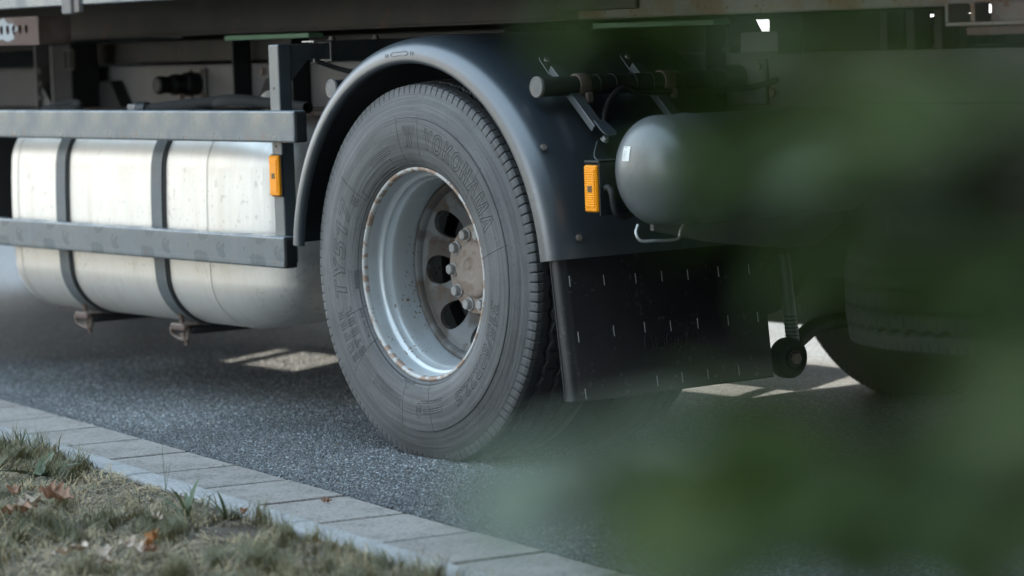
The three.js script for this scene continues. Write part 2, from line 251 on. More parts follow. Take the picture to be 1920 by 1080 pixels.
// lettering moulded into the side of the tyre
const sideMaps = (() => {
  const n = 2048, S = n / 1.1, c = document.createElement('canvas'); c.width = c.height = n; const x = c.getContext('2d');
  x.fillStyle = '#000'; x.fillRect(0, 0, n, n); x.translate(n / 2, n / 2); x.strokeStyle = '#fff'; x.fillStyle = '#fff'; x.lineJoin = 'round';
  const ring = (r, w) => { x.lineWidth = w * S; x.beginPath(); x.arc(0, 0, r * S, 0, 7); x.stroke(); };
  // text runs clockwise with its tops outward; a0 in degrees, counter-clockwise from three o'clock
  const arc = (txt, r, h, a0, a1, o = {}) => {
    const { fill = false, lw = 0.0034, font = 'bold', squeeze = 1, skew = 0 } = o; x.font = `${font} ${Math.round(h * S * 1.38)}px sans-serif`;
    const w = [...txt].map(ch => x.measureText(ch).width), tot = w.reduce((a, b) => a + b, 0); let run = 0;
    [...txt].forEach((ch, i) => {
      const a = (a0 + (a1 - a0) * (run + w[i] / 2) / tot) * PI / 180; run += w[i];
      const fit = Math.abs(a1 - a0) * PI / 180 * r * S / tot;
      x.save(); x.rotate(-a + PI / 2); x.translate(0, -r * S); x.transform(fit * squeeze, 0, -skew, 1, 0, 0); x.textAlign = 'center'; x.lineWidth = lw * S;
      fill ? x.fillText(ch, 0, h * S * 0.5) : x.strokeText(ch, 0, h * S * 0.5); x.restore();
    });
  };
  arc('YOKOHAMA', 0.387, 0.055, 80, 21, { squeeze: 0.9 });
  arc('315/80R22.5', 0.38, 0.036, -8, -62, { squeeze: 0.92, skew: 0.25 });
  arc('SUPER', 0.398, 0.027, -139, -163, { squeeze: 0.8 }); arc('STEEL', 0.36, 0.027, -138, -163, { squeeze: 0.8 });
  arc('TY517', 0.379, 0.054, -167, -211, { squeeze: 0.92, skew: 0.2 }); arc('E', 0.352, 0.026, 148, 143, { squeeze: 1 });
  // the emblem before the name: four slanted bars meeting four others
  x.save(); x.rotate(-90.5 * PI / 180 + PI / 2); x.translate(0, -0.386 * S); x.lineWidth = 0.0032 * S;
  for (let i = 0; i < 4; i++) {
    const o = (-0.024 + i * 0.008) * S; x.beginPath(); x.moveTo(o - 0.006 * S, -0.03 * S); x.lineTo(o + 0.012 * S, 0.0 * S); x.stroke();
    x.beginPath(); x.moveTo(o + 0.03 * S, -0.03 * S); x.lineTo(o + 0.006 * S, 0.032 * S); x.stroke();
  }
  x.restore();
  arc('TUBELESS', 0.313, 0.009, -143, -160, { fill: true }); arc('RADIAL', 0.315, 0.009, -170, -180, { fill: true });
  arc('E4', 0.378, 0.013, -88.5, -91.5, { fill: true }); arc('EMV0051', 0.31, 0.009, -97, -107, { fill: true });
  // panel outline, small print too fine to read as rows of ticks, and mould lines
  x.lineWidth = 0.002 * S; x.beginPath(); x.arc(0, 0, 0.315 * S, -138 * PI / 180, -108 * PI / 180); x.arc(0, 0, 0.338 * S, -108 * PI / 180, -138 * PI / 180, true); x.closePath(); x.stroke();
  x.beginPath(); x.ellipse(0, 0.378 * S, 0.011 * S, 0.02 * S, 0, 0, 7); x.stroke();
  const rows = (a0, a1, r0, k) => { for (let i = 0; i < k; i++) { x.lineWidth = 0.002 * S; let a = a0; while (a < a1) { const b = a + 0.3 + 0.8 * rnd(); x.beginPath(); x.arc(0, 0, (r0 + i * 0.006) * S, -b * PI / 180, -a * PI / 180); x.stroke(); a = b + 0.35; } } };
  rows(106, 122, 0.352, 4); rows(-125, -104, 0.355, 6); rows(48, 62, 0.316, 2); rows(-88, -72, 0.352, 2); rows(-87, -73, 0.375, 3);
  x.lineWidth = 0.0016 * S; for (const a of [82, 140, 96, -104, -84, -140, 10, 40, 200]) { x.beginPath(); x.moveTo(0.3 * S * Math.cos(a * PI / 180), -0.3 * S * Math.sin(a * PI / 180)); x.lineTo(0.445 * S * Math.cos((a + 3) * PI / 180), -0.445 * S * Math.sin((a + 3) * PI / 180)); x.stroke(); }
  ring(0.437, 0.0022); ring(0.308, 0.002);
  const bump = new THREE.CanvasTexture(c); bump.magFilter = THREE.LinearFilter; const px = x.getImageData(0, 0, n, n).data;   // letter outlines, darkened in the colour to back up weak relief shading
  const colr = tex(2048, (u, v) => {
    const X = u - 0.5, Y = v - 0.5, r = Math.hypot(X, Y) * 1.1, a = Math.atan2(Y, X) / (2 * PI) + 0.5;
    const d = ss(0.35, 0.7, fbm(u, v, 7, 6, 331)), st = fbm(a * 1, r * 3, 64, 3, 337), ringd = ss(0.4, 0.65, fbm(r * 6, a * 0.4, 32, 3, 341)), sp = 0.25 * ss(0.74, 0.8, fbm(u, v, 160, 2, 347)), outlineShade = 0.22 * px[((n - 1 - Math.floor(v * n)) * n + Math.floor(u * n)) * 4] / 255;
    const k = (0.052 + 0.026 * d + 0.028 * ringd + 0.016 * st) * (1 - outlineShade) * (r > 0.529 ? 0.4 : 1);
    return [k * (1 - sp), k * 1.02 * (1 - sp), k * 1.03 * (1 - sp)];
  }, true);
  colr.wrapS = colr.wrapT = THREE.ClampToEdgeWrapping;
  return { bump, colr };
})();
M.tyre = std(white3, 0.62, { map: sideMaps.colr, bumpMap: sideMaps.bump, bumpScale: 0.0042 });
M.tyreplain = std([0.02, 0.0205, 0.021], 0.7, { bumpMap: rep(N_fine, 6), bumpScale: 0.001 });

function tyreGeo(perBlock, cols, flat = true) {
  const nb = 124, fr = perBlock > 4 ? [0, 0.012, 0.085, 0.097, 0.3, 0.5, 0.7, 0.9] : [0, 0.02, 0.1, 0.5], n = nb * fr.length;
  const side = [[.294, .116], [.2985, .1265], [.305, .134], [.318, .1425], [.336, .1495], [.36, .154], [.385, .1555], [.41, .1553], [.43, .1535], [.436, .153], [.4385, .1498], [.455, .1482], [.4572, .145], [.471, .1434], [.4732, .1402], [.486, .1384], [.4882, .1352], [.497, .1338], [.499, .1316], [.5035, .1308], [.5045, .1298], [.515, .1275], [.526, .1235]];
  const P = side.map(([r, w]) => [r, w, 0]);
  for (let i = 1; i < cols; i++) { const w = 0.1235 - 0.247 * i / cols; P.push([0.5375 - 0.0115 * Math.pow(Math.abs(w) / 0.1235, 2.2), w, 1]); }
  for (let i = side.length - 1; i >= 0; i--) P.push([side[i][0], -side[i][1], 0]);
  const tri = t => Math.abs(((t % 1) + 1) % 1 * 2 - 1);
  return grid(P.length - 1, n, (i, j) => {
    const f = fr[j % fr.length], fb = Math.floor(j / fr.length) + f, a = 2 * PI * fb / nb - PI / 2; let [r, w, tread] = P[i];
    const notch = f > 0.001 && f < 0.09;
    if (!tread && r > 0.5035 && notch) { w -= Math.sign(w) * 0.007; if (r > 0.52) r -= 0.006; }
    if (tread) {
      const W = Math.abs(w); let dep = 0;
      for (const [c, ph] of [[0.078, 0], [0.028, 0.5], [-0.028, 0], [-0.078, 0.5]]) { const z = c + 0.009 * (tri(fb / 2 + ph) - 0.5); if (Math.abs(w - z) < 0.0042) dep = 0.013; }
      if (W > 0.108 && notch) dep = Math.max(dep, 0.007);
      if (W <= 0.074 && (((fb + Math.round(w * 40) * 1.0) / 2 % 1) + 1) % 1 < 0.045) dep = Math.max(dep, 0.004);
      r -= dep;
    }
    let x = r * Math.cos(a), y = r * Math.sin(a); if (flat && y < -0.5145) y = -0.5145 - (y + 0.5145) * -0.02; return [x, y, w];
  }, (i, j, q) => [0.5 + q[0] / 1.1, 0.5 + q[1] / 1.1]);
}
const tyreFine = tyreGeo(8, 64), tyreCoarse = tyreGeo(4, 32);

const rimLipProf = smoothProf([[.2935, -.03], [.2945, -.02], [.2965, -.012], [.2988, -.006], [.2995, -.001], [.2982, .0025], [.295, .0035], [.291, .003], [.2878, .0005], [.286, -.004], [.2852, -.01]], 30);
const rimProf = [...smoothProf([[.2852, -.01], [.2843, -.02], [.2832, -.034], [.2822, -.042], [.2795, -.0465], [.2745, -.049], [.2715, -.0525], [.270, -.06], [.2672, -.069], [.2635, -.077], [.2618, -.088], [.2612, -.11], [.261, -.15], [.2605, -.25]], 90)];
const discRing = smoothProf([[.261, -.166], [.259, -.154], [.252, -.1485], [.244, -.150], [.2385, -.158], [.235, -.1665], [.230, -.168]], 30);
const discZ = r => -0.168 - 0.052 * ss(0.0, 1.0, (0.232 - r) / 0.11);
function discGeo() {
  const out = [], n = 48, rings = 7, r0 = 0.118, r1 = 0.231, da = PI / 4;
  for (let s = 0; s < 8; s++) {
    const ac = PI + s * da + 0.05, hole = [], edge = [];
    for (let k = 0; k <= n; k++) {
      const t = 2 * PI * k / n, hx = 0.18 + 0.0425 * Math.cos(t), hy = 0.0405 * Math.sin(t) / 0.18;
      let cx = Math.cos(t), cy = Math.sin(t); const m = Math.max(Math.abs(cx), Math.abs(cy)); cx /= m; cy /= m;
      hole.push([hx, hy]); edge.push([(r0 + r1) / 2 + cx * (r1 - r0) / 2, cy * da / 2]);
    }
    const at = (r, a, dz = 0) => [r * Math.cos(ac + a), r * Math.sin(ac + a), discZ(r) + dz], uvf = (i, j, q) => [q[0], q[1]];
    out.push(grid(n, rings, (i, j) => { const u = j / rings; return at(hole[i][0] + (edge[i][0] - hole[i][0]) * u, hole[i][1] + (edge[i][1] - hole[i][1]) * u); }, uvf));
    out.push(grid(n, 2, (i, j) => at(hole[i][0], hole[i][1], -j * 0.007), uvf));
  }
  return mrg(out);
}
const discG = discGeo(), rimG = revolve(rimProf, 160), lipG = revolve(rimLipProf, 160), ringG = revolve(discRing, 128, 0, 2 * PI, true);
// a wheel of the twin pair, axle along z, dished side towards +z
function outerWheel(parent, tg, full) {
  const w = group('outer_wheel', parent); w.position.set(0, YC, 0);
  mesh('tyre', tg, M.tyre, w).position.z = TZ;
  mesh('rim', rimG, M.rim, w); mesh('rim_flange', lipG, M.rimlip, w);
  mesh('disc_ring', ringG, M.disc, w); mesh('wheel_disc', discG, M.disc, w);
  const hubP = [[0.13, -0.222], [0.1285, -0.19], [0.126, -0.184], [0.122, -0.1825], [0.083, -0.1825], [0.081, -0.181]];
  mesh('hub_flange', revolve(hubP, 64, 0, 2 * PI, true), M.hub, w);
  mesh('hub_cap', revolve(smoothProf([[0.081, -0.181], [0.0795, -0.175], [0.072, -0.168], [0.055, -0.164], [0.034, -0.163], [0.03, -0.165], [0.012, -0.1655], [0.008, -0.168], [0.0001, -0.17]], 40), 64, 0, 2 * PI, true), M.hub, w);
  if (full) {
    const bolt = mrg([cyl(V(0, 0, -0.1825), V(0, 0, -0.178), 0.0195, 0.0195, 20), cyl(V(0, 0, -0.178), V(0, 0, -0.163), 0.0148, 0.0145, 6), cyl(V(0, 0, -0.163), V(0, 0, -0.1615), 0.0125, 0.0115, 6)]);
    for (let k = 0; k < 10; k++) { const b = mesh('hub_bolt', bolt, M.zincbolt ??= std([0.33, 0.32, 0.31], 0.55, { metalness: 0.35, bumpMap: rep(N_fine, 8), bumpScale: 0.0006 }), w), a = PI + 0.03 + k * PI / 5; b.position.set(0.1035 * Math.cos(a), 0.1035 * Math.sin(a), 0); }
  }
  return w;
}
function innerWheel(parent, tg) {
  const w = group('inner_wheel', parent); w.position.set(0, YC, -0.353);
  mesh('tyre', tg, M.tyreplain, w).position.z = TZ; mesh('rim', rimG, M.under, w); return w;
}
outerWheel(truck, tyreFine, true); innerWheel(truck, tyreFine);
{ const far = group('far_wheel_pair', truck); far.position.z = -2.42; far.rotation.y = PI; for (const [z, n] of [[0, 'outer_tyre'], [-0.353, 'inner_tyre']]) { const m = mesh(n, tyreCoarse, M.tyreplain, far); m.position.set(0, YC, z + TZ); } const m = mesh('rim', mrg([rimG, discG]), M.rim, far); m.position.y = YC; mesh('hub', cyl(V(0, YC, -0.5), V(0, YC, -0.21), 0.3, 0.3, 40), M.under, far); }  // solid cylinder is added to stop sun leaking through the far wheel
// axle, drum, springs
mesh('axle', mrg([cyl(V(0, YC, -1.9), V(0, YC, -0.5), 0.075, 0.075, 24), (() => { const g = new THREE.SphereGeometry(0.22, 24, 16); g.scale(1, 1, 0.8); g.translate(0, YC, -1.21); return g; })()]), M.under, truck);
mesh('brake_drum', revolve([[0.05, -0.24], [0.2, -0.242], [0.205, -0.25], [0.205, -0.44], [0.1, -0.46]], 48), M.under, truck).position.y = YC;
for (const z of [-0.88, -1.53]) { mesh('air_spring', (() => { const g = revolve(smoothProf([[0.06, -.1], [0.115, -.09], [0.125, -.05], [0.11, 0], [0.125, 0.05], [0.115, 0.09], [0.06, 0.1]], 30), 40); g.rotateX(PI / 2); g.translate(-0.36, 0.62, z); return g; })(), M.rubber, truck); mesh('trailing_arm', bx(-0.95, 0.42, 0.4, 0.5, z - 0.05, z + 0.05, 0.02), M.under, truck); }

// mudguard: moulded shell with a rounded outer edge and a turned-in lip
{
  const o = smoothProf([[.5855, .012], [.5865, .026], [.591, .0325], [.600, .034], [.617, .031], [.634, .0205], [.647, .003], [.6555, -.024], [.66, -.06], [.662, -.105]], 48).concat([[.6625, -.15], [.6625, -.25], [.6625, -.45], [.6625, -.69]]);
  const inn = o.map(([r, z], i) => { const a = o[Math.max(0, i - 1)], b = o[Math.min(o.length - 1, i + 1)], dx = b[0] - a[0], dz = b[1] - a[1], l = Math.hypot(dx, dz); return [r + dz / l * 0.005, z - dx / l * 0.005]; });
  const a0 = 6 * PI / 180, a1 = 174.4 * PI / 180, n = 160;
  const loop = [...o, ...inn.slice().reverse(), o[0]];
  const cap = (a, flip) => { const g = grid(o.length - 1, 1, (i, j) => { const [r, z] = (j ^ flip ? inn : o)[i]; return [r * Math.cos(a), r * Math.sin(a), z]; }); return g; };
  const f = mesh('mudguard', mrg([revolve(loop, n, a0, a1), cap(a0, 1), cap(a1, 0)]), M.fender, truck); f.position.y = YC;
  // moulded marks on its crown: two rings and a rounded panel
  const at = (deg, r) => V(r * Math.cos(deg * PI / 180), r * Math.sin(deg * PI / 180), 0.0345 - Math.max(0, r - 0.6) * 0.09);
  const rect = []; for (const [d, r] of [[96.2, .609], [96.5, .614], [96.2, .619], [93, .619], [89.2, .619], [88.9, .614], [89.2, .609], [93, .609]]) rect.push(at(d, r));
  mesh('moulded_panel', new THREE.TubeGeometry(new THREE.CatmullRomCurve3(rect, true), 64, 0.0007, 5, true), M.fender, f);
  for (const d of [98.4, 87]) { const g = new THREE.TorusGeometry(0.006, 0.0007, 5, 24); const m = mesh('moulded_ring', g, M.fender, f); m.position.copy(at(d, 0.614)); }
  for (const [x, y, z] of [[0.645, 0.932 - YC, 0.005], [0.66, 0.64 - YC, -0.03]]) { const r = Math.hypot(x, y), ax = V(x / r, y / r, 0), p = ax.clone().multiplyScalar(0.661); p.z = z - 0.02; mesh('rivet', hexBolt(p, ax, 0.007, 0.004), M.boltrust, f); }
}
// mud flap behind the wheel, hung a little rearward, its outer edge folded forward
{
  const pt = (u, v) => { const y = 0.6 - 0.385 * v, xo = 0.632 + 0.05 * v + 0.006 * Math.sin(u * 5) * v; const e = 0.05; let z, x; if (u < 0.08) { const q = u / 0.08 * PI / 2; z = 0.012 - e * (1 - Math.sin(q)) * 0; z = 0.012 - 0.028 * (1 - Math.cos(q)); x = xo - 0.028 * (1 - Math.sin(q)); } else { z = -0.016 - (u - 0.08) / 0.92 * 0.675; x = xo; } return [x, y, z]; };
  const skin = d => grid(80, 24, (i, j) => { const p = pt(i / 80, j / 24); return [p[0] + d, p[1], p[2]]; }, (i, j) => [i / 80 * 0.72, j / 24 * 0.385]);
  const rimE = []; for (let i = 0; i <= 80; i++) rimE.push(V(...pt(i / 80, 1)).add(V(-0.0025, 0, 0)));
  const flap = mesh('mud_flap', mrg([skin(0), skin(-0.005), tube(rimE, 0.003, 120, 6), tube([0, 0.25, 0.5, 0.75, 1].map(v => V(...pt(0, v)).add(V(-0.0025, 0, 0))), 0.003, 20, 6)]), M.flap, truck);
  const st = [[.526, -.02], [.521, -.133], [.517, -.24], [.516, -.33], [.513, -.421], [.513, -.53], [.512, -.64], [.386, -.146], [.387, -.251], [.383, -.341], [.381, -.437], [.38, -.547], [.38, -.655], [.232, -.03], [.243, -.272], [.243, -.361], [.243, -.454], [.243, -.567], [.38, -.028]];
  const staple = bx(-0.0012, 0.0012, -0.014, 0.014, -0.001, 0.001, 0.0005, 1);
  for (const [y, z] of st) { const v = (0.6 - y) / 0.385, u = 0.08 + (-0.016 - z) / 0.675 * 0.92, p = pt(Math.max(u, 0.1), v); const m = mesh('staple', staple, M.staple ??= std([0.3, 0.3, 0.29], 0.6), flap); m.position.set(p[0] + 0.001, p[1], z); m.rotation.set(0, 0, 0.13); }
  // moulded pictograms, barely proud of the rubber
  const pic = []; const P = (x, z) => { const v = (0.6 - x) / 0.385, q = pt(0.4, v); return V(q[0] + 0.001, x, z); };
  for (let i = 0; i < 4; i++) { const z = -0.245 - i * 0.038, k = i % 2 ? 0 : 0.014; pic.push(tube([P(.33, z), P(.355, z), P(.355 + k, z - .013), P(.355, z - .026), P(.33, z - .026), P(.33, z)], 0.0016, 40, 5)); pic.push(tube([P(.338, z - .006), P(.338, z - .013), P(.338, z - .02)], 0.003, 8, 5)); }
  pic.push(tube([P(.35, -.41), P(.362, -.421), P(.35, -.432), P(.338, -.421), P(.35, -.41)], 0.0016, 30, 5));
  mesh('moulded_pictograms', mrg(pic), M.flap, flap);
}
// mudguard carriers
function carrier(x, z0, z1, name) {
  const t = group(name, truck), y = 1.031;
  mesh('tube', cyl(V(x, y, z1), V(x, y, z0 - 0.006), 0.0262, 0.0262, 40), M.dark, t);
  mesh('end_cap', (() => { const g = revolve(smoothProf([[.0262, -.006], [.0285, -.004], [.0285, .003], [.0265, .0055], [.024, .0058], [.0225, .0052], [.0001, .0062]], 40), 40); g.translate(x, y, z0); return g; })(), M.capmetal, t);
  return t;
}
const rearCar = carrier(0.49, -0.05, -0.78, 'rear_carrier'); carrier(-0.5, -0.05, -0.78, 'front_carrier');
for (const z of [-0.192, -0.485]) mesh('clamp', (() => { const g = revolve([[.0265, -.017], [.0325, -.0165], [.0325, .0165], [.0265, .017]], 40); g.translate(0.49, 1.031, z); return mrg([g, bx(0.515, 0.53, 0.985, 1.012, z - 0.015, z + 0.004, 0.003)]); })(), M.rusty, rearCar);
for (const z of [-0.245, -0.30, -0.37, -0.43, -0.53, -0.585, -0.64, -0.66, -0.7]) mesh('cable_tie', (() => { const g = new THREE.TorusGeometry(0.0272, 0.0016, 6, 36); g.translate(0.49, 1.031, z); return g; })(), M.dark, rearCar);
mesh('cable', tube([V(0.512, 0.9, -0.25), V(0.523, 0.985, -0.262), V(0.528, 1.02, -0.31), V(0.522, 1.006, -0.37), V(0.522, 1.004, -0.5), V(0.525, 1.0, -0.66), V(0.56, 1.006, -0.74), V(0.64, 1.025, -0.775)], 0.008, 80, 10), M.black, rearCar);
mesh('flange_plate', bx(0.455, 0.6, 0.955, 1.083, -0.772, -0.756, 0.012), M.chassis, rearCar);
mesh('collar', (() => { const g = revolve([[.0262, -.04], [.038, -.038], [.038, .03], [.0262, .032]], 40); g.translate(0.49, 1.031, -0.715); return g; })(), M.dark, rearCar);
for (const [x, y] of [[0.478, 1.062], [0.58, 1.062]]) mesh('bolt', hexBolt(V(x, y, -0.756), V(0, 0, 1), 0.011, 0.01), M.boltrust, rearCar);
for (const z of [-0.165, -0.445]) {   // pressed-steel arms bolted to the shell
  const A = V(0.375, 1.098, z), B = V(0.635, 0.868, z), d = B.clone().sub(A), L = d.length(), an = Math.atan2(d.y, d.x), t = group('mudguard_arm', truck); t.position.copy(A); t.rotation.z = an;
  mesh('channel', mrg([bx(0.045, L - 0.06, 0.018, 0.023, -0.017, 0.017, 0.002), bx(0.045, L - 0.06, 0.002, 0.022, 0.012, 0.017, 0.002), bx(0.045, L - 0.06, 0.002, 0.022, -0.017, -0.012, 0.002)]), M.post, t);
  for (const q of [0, 1]) { const s = new THREE.Shape(); s.absarc(0, 0, 0.021, PI / 2, PI * 1.5); s.lineTo(0.05, -0.016); s.lineTo(0.05, 0.016); s.closePath(); const g = new THREE.ExtrudeGeometry(s, { depth: 0.004, bevelEnabled: false, curveSegments: 16 }); g.rotateX(-PI / 2); if (q) g.rotateY(PI); g.translate(q ? L - 0.02 : 0.005, q ? -0.004 : 0.004, 0); const lug = mesh('lug', g, M.post, t); lug.rotation.z = q ? 0.12 : -0.12;
    mesh('bolt', hexBolt(V(q ? L - 0.02 : 0.005, q ? 0.008 : 0.0, 0), V(0, 1, 0), 0.009, 0.011), M.zinc, t); }
}
mesh('lamp_cable', tube([V(0.625, 0.885, -0.14), V(0.638, 0.872, -0.125), V(0.655, 0.85, -0.105), V(0.68, 0.838, -0.095)], 0.0022, 30, 6), M.post, truck);

// amber side markers
function marker(x0, y0, z, parent) {
  const t = group('side_marker', parent);
  mesh('lens', (() => { const g = bx(x0, x0 + 0.053, y0, y0 + 0.121, z, z + 0.014, 0.006, 4); return g; })(), M.amber, t);
  mesh('reflector_insert', bx(x0 + 0.008, x0 + 0.045, y0 + 0.012, y0 + 0.109, z + 0.0142, z + 0.0157, 0.0012), M.amber, t);
  mesh('backing', bx(x0 - 0.003, x0 + 0.056, y0 - 0.003, y0 + 0.124, z - 0.005, z + 0.003, 0.002), M.black, t);
  mesh('lamp_element', bx(x0 + 0.018, x0 + 0.036, y0 + 0.052, y0 + 0.068, z + 0.0158, z + 0.0164, 0.0003), std([0.12, 0.06, 0.015], 0.4), t);
  return t;
}
marker(-0.805, 0.714, -0.0255, truck);
const mk2 = marker(0.712, 0.709, -0.036, truck);
mesh('bracket', mrg([bx(0.768, 0.772, 0.7, 0.842, -0.15, -0.028, 0.0015), bx(0.712, 0.772, 0.836, 0.842, -0.15, -0.026, 0.0015)]), M.dark, mk2);
mesh('plug', mrg([cyl(V(0.775, 0.772, -0.045), V(0.795, 0.772, -0.045), 0.009, 0.008, 16), tube([V(0.79, 0.772, -0.045), V(0.798, 0.757, -0.046), V(0.798, 0.73, -0.05), V(0.797, 0.705, -0.06), V(0.795, 0.695, -0.09), V(0.79, 0.71, -0.14)], 0.0085, 40, 10)]), M.black, mk2);

// compressed-air tank across the frame
{
  const t = group('air_tank', truck), R = 0.141;
  t.position.set(0.915, 0.815, -0.022);
  const p = [[0.0001, 0]]; for (let i = 1; i <= 20; i++) { const a = i / 20 * PI / 2; p.push([R * Math.pow(Math.sin(a), 0.92), -0.088 * (1 - Math.cos(a))]); }
  mesh('shell', revolve([...p, [R, -0.12], [R, -0.17], [R + 0.0025, -0.173], [R + 0.0025, -0.179], [R, -0.182], [R, -0.72], [R * 0.8, -0.77], [0.001, -0.79]], 96), M.airtank, t);
  const a = 2.45; const lab = mesh('label_plate', grid(6, 6, (i, j) => { const u = -0.02 + i / 6 * 0.033, v = 0.028 + j / 6 * 0.037, r2 = Math.hypot(-0.028 + u, v), s = Math.min(1, r2 / R), ang = Math.asin(Math.pow(s, 1 / 0.92)), z = -0.088 * (1 - Math.cos(ang)); return [-0.028 + u, v, z + 0.0012]; }, (i, j) => [i / 6, j / 6]), null, t);
  const c = document.createElement('canvas'); c.width = 128; c.height = 144; const x = c.getContext('2d'); x.fillStyle = '#e9e9e6'; x.fillRect(0, 0, 128, 144); x.strokeStyle = '#9a9a98'; x.lineWidth = 1.5; x.fillStyle = '#777';
  x.fillRect(10, 8, 56, 8); for (let i = 0; i < 6; i++) { x.strokeRect(8, 24 + i * 19, 76, 19); x.fillRect(12, 31 + i * 19, 20 + (i * 37 % 40), 5); }
  const lt = new THREE.CanvasTexture(c); lt.colorSpace = THREE.SRGBColorSpace; lab.material = std(white3, 0.5, { map: lt }); lab.material.side = THREE.DoubleSide;
  mesh('holder', tube([V(-0.01, -0.135, -0.02), V(0.0, -0.155, -0.005), V(0.01, -0.173, -0.01), V(0.02, -0.176, -0.05), V(0.02, -0.178, -0.1), V(0.02, -0.174, -0.128), V(0.02, -0.155, -0.135), V(0.02, -0.14, -0.145)], 0.004, 60, 8), M.zinc, t);
}
// pressed plate under the air tank and its fixing bolts
mesh('tank_console', extrude([[-0.12, 0.66], [-0.12, 0.705], [-0.76, 0.705], [-0.78, 0.64], [-0.68, 0.585], [-0.5, 0.592], [-0.3, 0.62]].map(([z, y]) => [-z, y]), 0.012).applyMatrix4(new THREE.Matrix4().makeRotationY(PI / 2)).translate(0.86, 0, 0), M.chassis, truck);

// shock absorber, stabiliser bush behind the flap
{
  const t = group('shock_absorber', truck);
  mesh('rod', cyl(V(0.5, 0.27, -0.925), V(0.5, 0.6, -0.885), 0.019, 0.019, 24), M.post, t);
  mesh('thread', mrg([...Array(16)].map((_, i) => { const k = i < 8 ? i * 0.011 : 0.26 + (i - 8) * 0.006, p = V(0.5, 0.275 + k, -0.9245 + k * 0.121), g = new THREE.TorusGeometry(0.0192, 0.0018, 5, 20); g.rotateX(PI / 2); g.translate(p.x, p.y, p.z); return g; })), M.dark, t);
  mesh('eye_bush', (() => { const g = revolve(smoothProf([[.001, .03], [.022, .03], [.03, .022], [.045, .026], [.055, .02], [.058, 0], [.055, -.02], [.03, -.03], [.001, -.03]], 40), 40); g.rotateY(PI / 2); g.translate(0.51, 0.235, -0.895); return g; })(), M.rubber, t);
  mesh('eye_bolt', hexBolt(V(0.537, 0.235, -0.895), V(1, 0, 0), 0.017, 0.014), M.boltrust, t);
  mesh('stabiliser_bar', tube([V(0.47, 0.27, -0.96), V(0.4, 0.3, -1.1), V(0.33, 0.3, -1.25), V(0.33, 0.3, -1.6)], 0.024, 40, 12), M.under, t);
}
// frame rails, subframe, cross members
const RZ = -0.77;
mesh('frame_rail', mrg([bx(-4.3, 2.6, 0.83, 1.099, RZ - 0.008, RZ, 0.003), bx(-4.3, 2.6, 1.091, 1.1, RZ - 0.08, RZ + 0.001, 0.003), bx(-4.3, 2.6, 0.83, 0.838, RZ - 0.08, RZ + 0.001, 0.003)]), M.chassis, truck);
mesh('frame_rail', mrg([bx(-4.3, 2.6, 0.83, 1.099, -1.65, -1.642, 0.003), bx(-4.3, 2.6, 1.091, 1.1, -1.65, -1.57, 0.003)]), M.chassis, truck);
mesh('rail_seam', bx(0.95, 2.6, 0.955, 0.962, RZ, RZ + 0.004, 0.001), M.under, truck);
mesh('lower_side_plate', bx(0.98, 2.6, 0.6, 0.957, RZ + 0.002, RZ + 0.012, 0.004), M.chassis, truck);
for (let i = 0; i < 8; i++) for (let j = 0; j < 3; j++) mesh('bolt_hole', cyl(V(1.3 + i * 0.058, 0.88 - j * 0.055, RZ + 0.0115), V(1.3 + i * 0.058, 0.88 - j * 0.055, RZ + 0.0128), 0.009, 0.009, 14), M.black, truck);
mesh('subframe_rail', bx(-4.3, -0.66, 1.112, 1.19, -0.86, -0.8, 0.004), M.beam, truck);
for (const [a, b, h] of [[-4.3, -1.335, 1.203], [-1.18, -0.42, 1.203], [-0.285, 0.36, 1.203], [0.36, 0.46, 1.155], [0.46, 0.68, 1.14]]) mesh('subframe_rail', bx(a, b, 1.102, h, -1.62, -1.56, 0.004), M.beam, truck);
for (const x of [-3.9, -2.7, -1.55, 0.9, 2.3]) mesh('cross_member', bx(x - 0.04, x + 0.04, 0.86, 1.06, -1.64, -0.78, 0.006), M.under, truck);
mesh('gearbox_housing', bx(-4.2, -2.9, 0.45, 1.05, -1.5, -0.95, 0.12, 4), M.under, truck);
mesh('drive_shaft', cyl(V(-2.9, 0.66, -1.21), V(-0.2, 0.54, -1.21), 0.055, 0.055, 24), M.under, truck);
for (const [x0, x1] of [[-2.17, -2.11], [-1.78, -1.73], [0.36, 0.42]]) {   // upright brackets between frame and body
  const t = group('body_bracket', truck);
  mesh('plate', mrg([bx(x0, x1, 0.955, 1.192, RZ + 0.001, RZ + 0.011, 0.002), bx(x1 - 0.006, x1, 0.955, 1.192, RZ + 0.002, RZ + 0.075, 0.002)]), M.dark, t);
  for (const y of [1.15, 1.1, 1.01]) mesh('bolt', hexBolt(V((x0 + x1) / 2 - 0.006, y, RZ + 0.011), V(0, 0, 1), 0.011, 0.012), M.boltrust, t);
}
for (const [x, y] of [[-2.03, 1.072], [-2.6, 0.99], [-1.2, 1.06], [0.62, 0.99]]) mesh('bolt', hexBolt(V(x, y, RZ), V(0, 0, 1), 0.013, 0.012), M.boltrust, truck);
for (const x of [-3.07, -1.9]) mesh('gusset', extrude([[-0.11, 0.95], [0.11, 0.95], [0.035, 1.045], [-0.035, 1.045]], 0.05, 0.003).translate(x, 0, RZ + 0.002), M.under, truck);
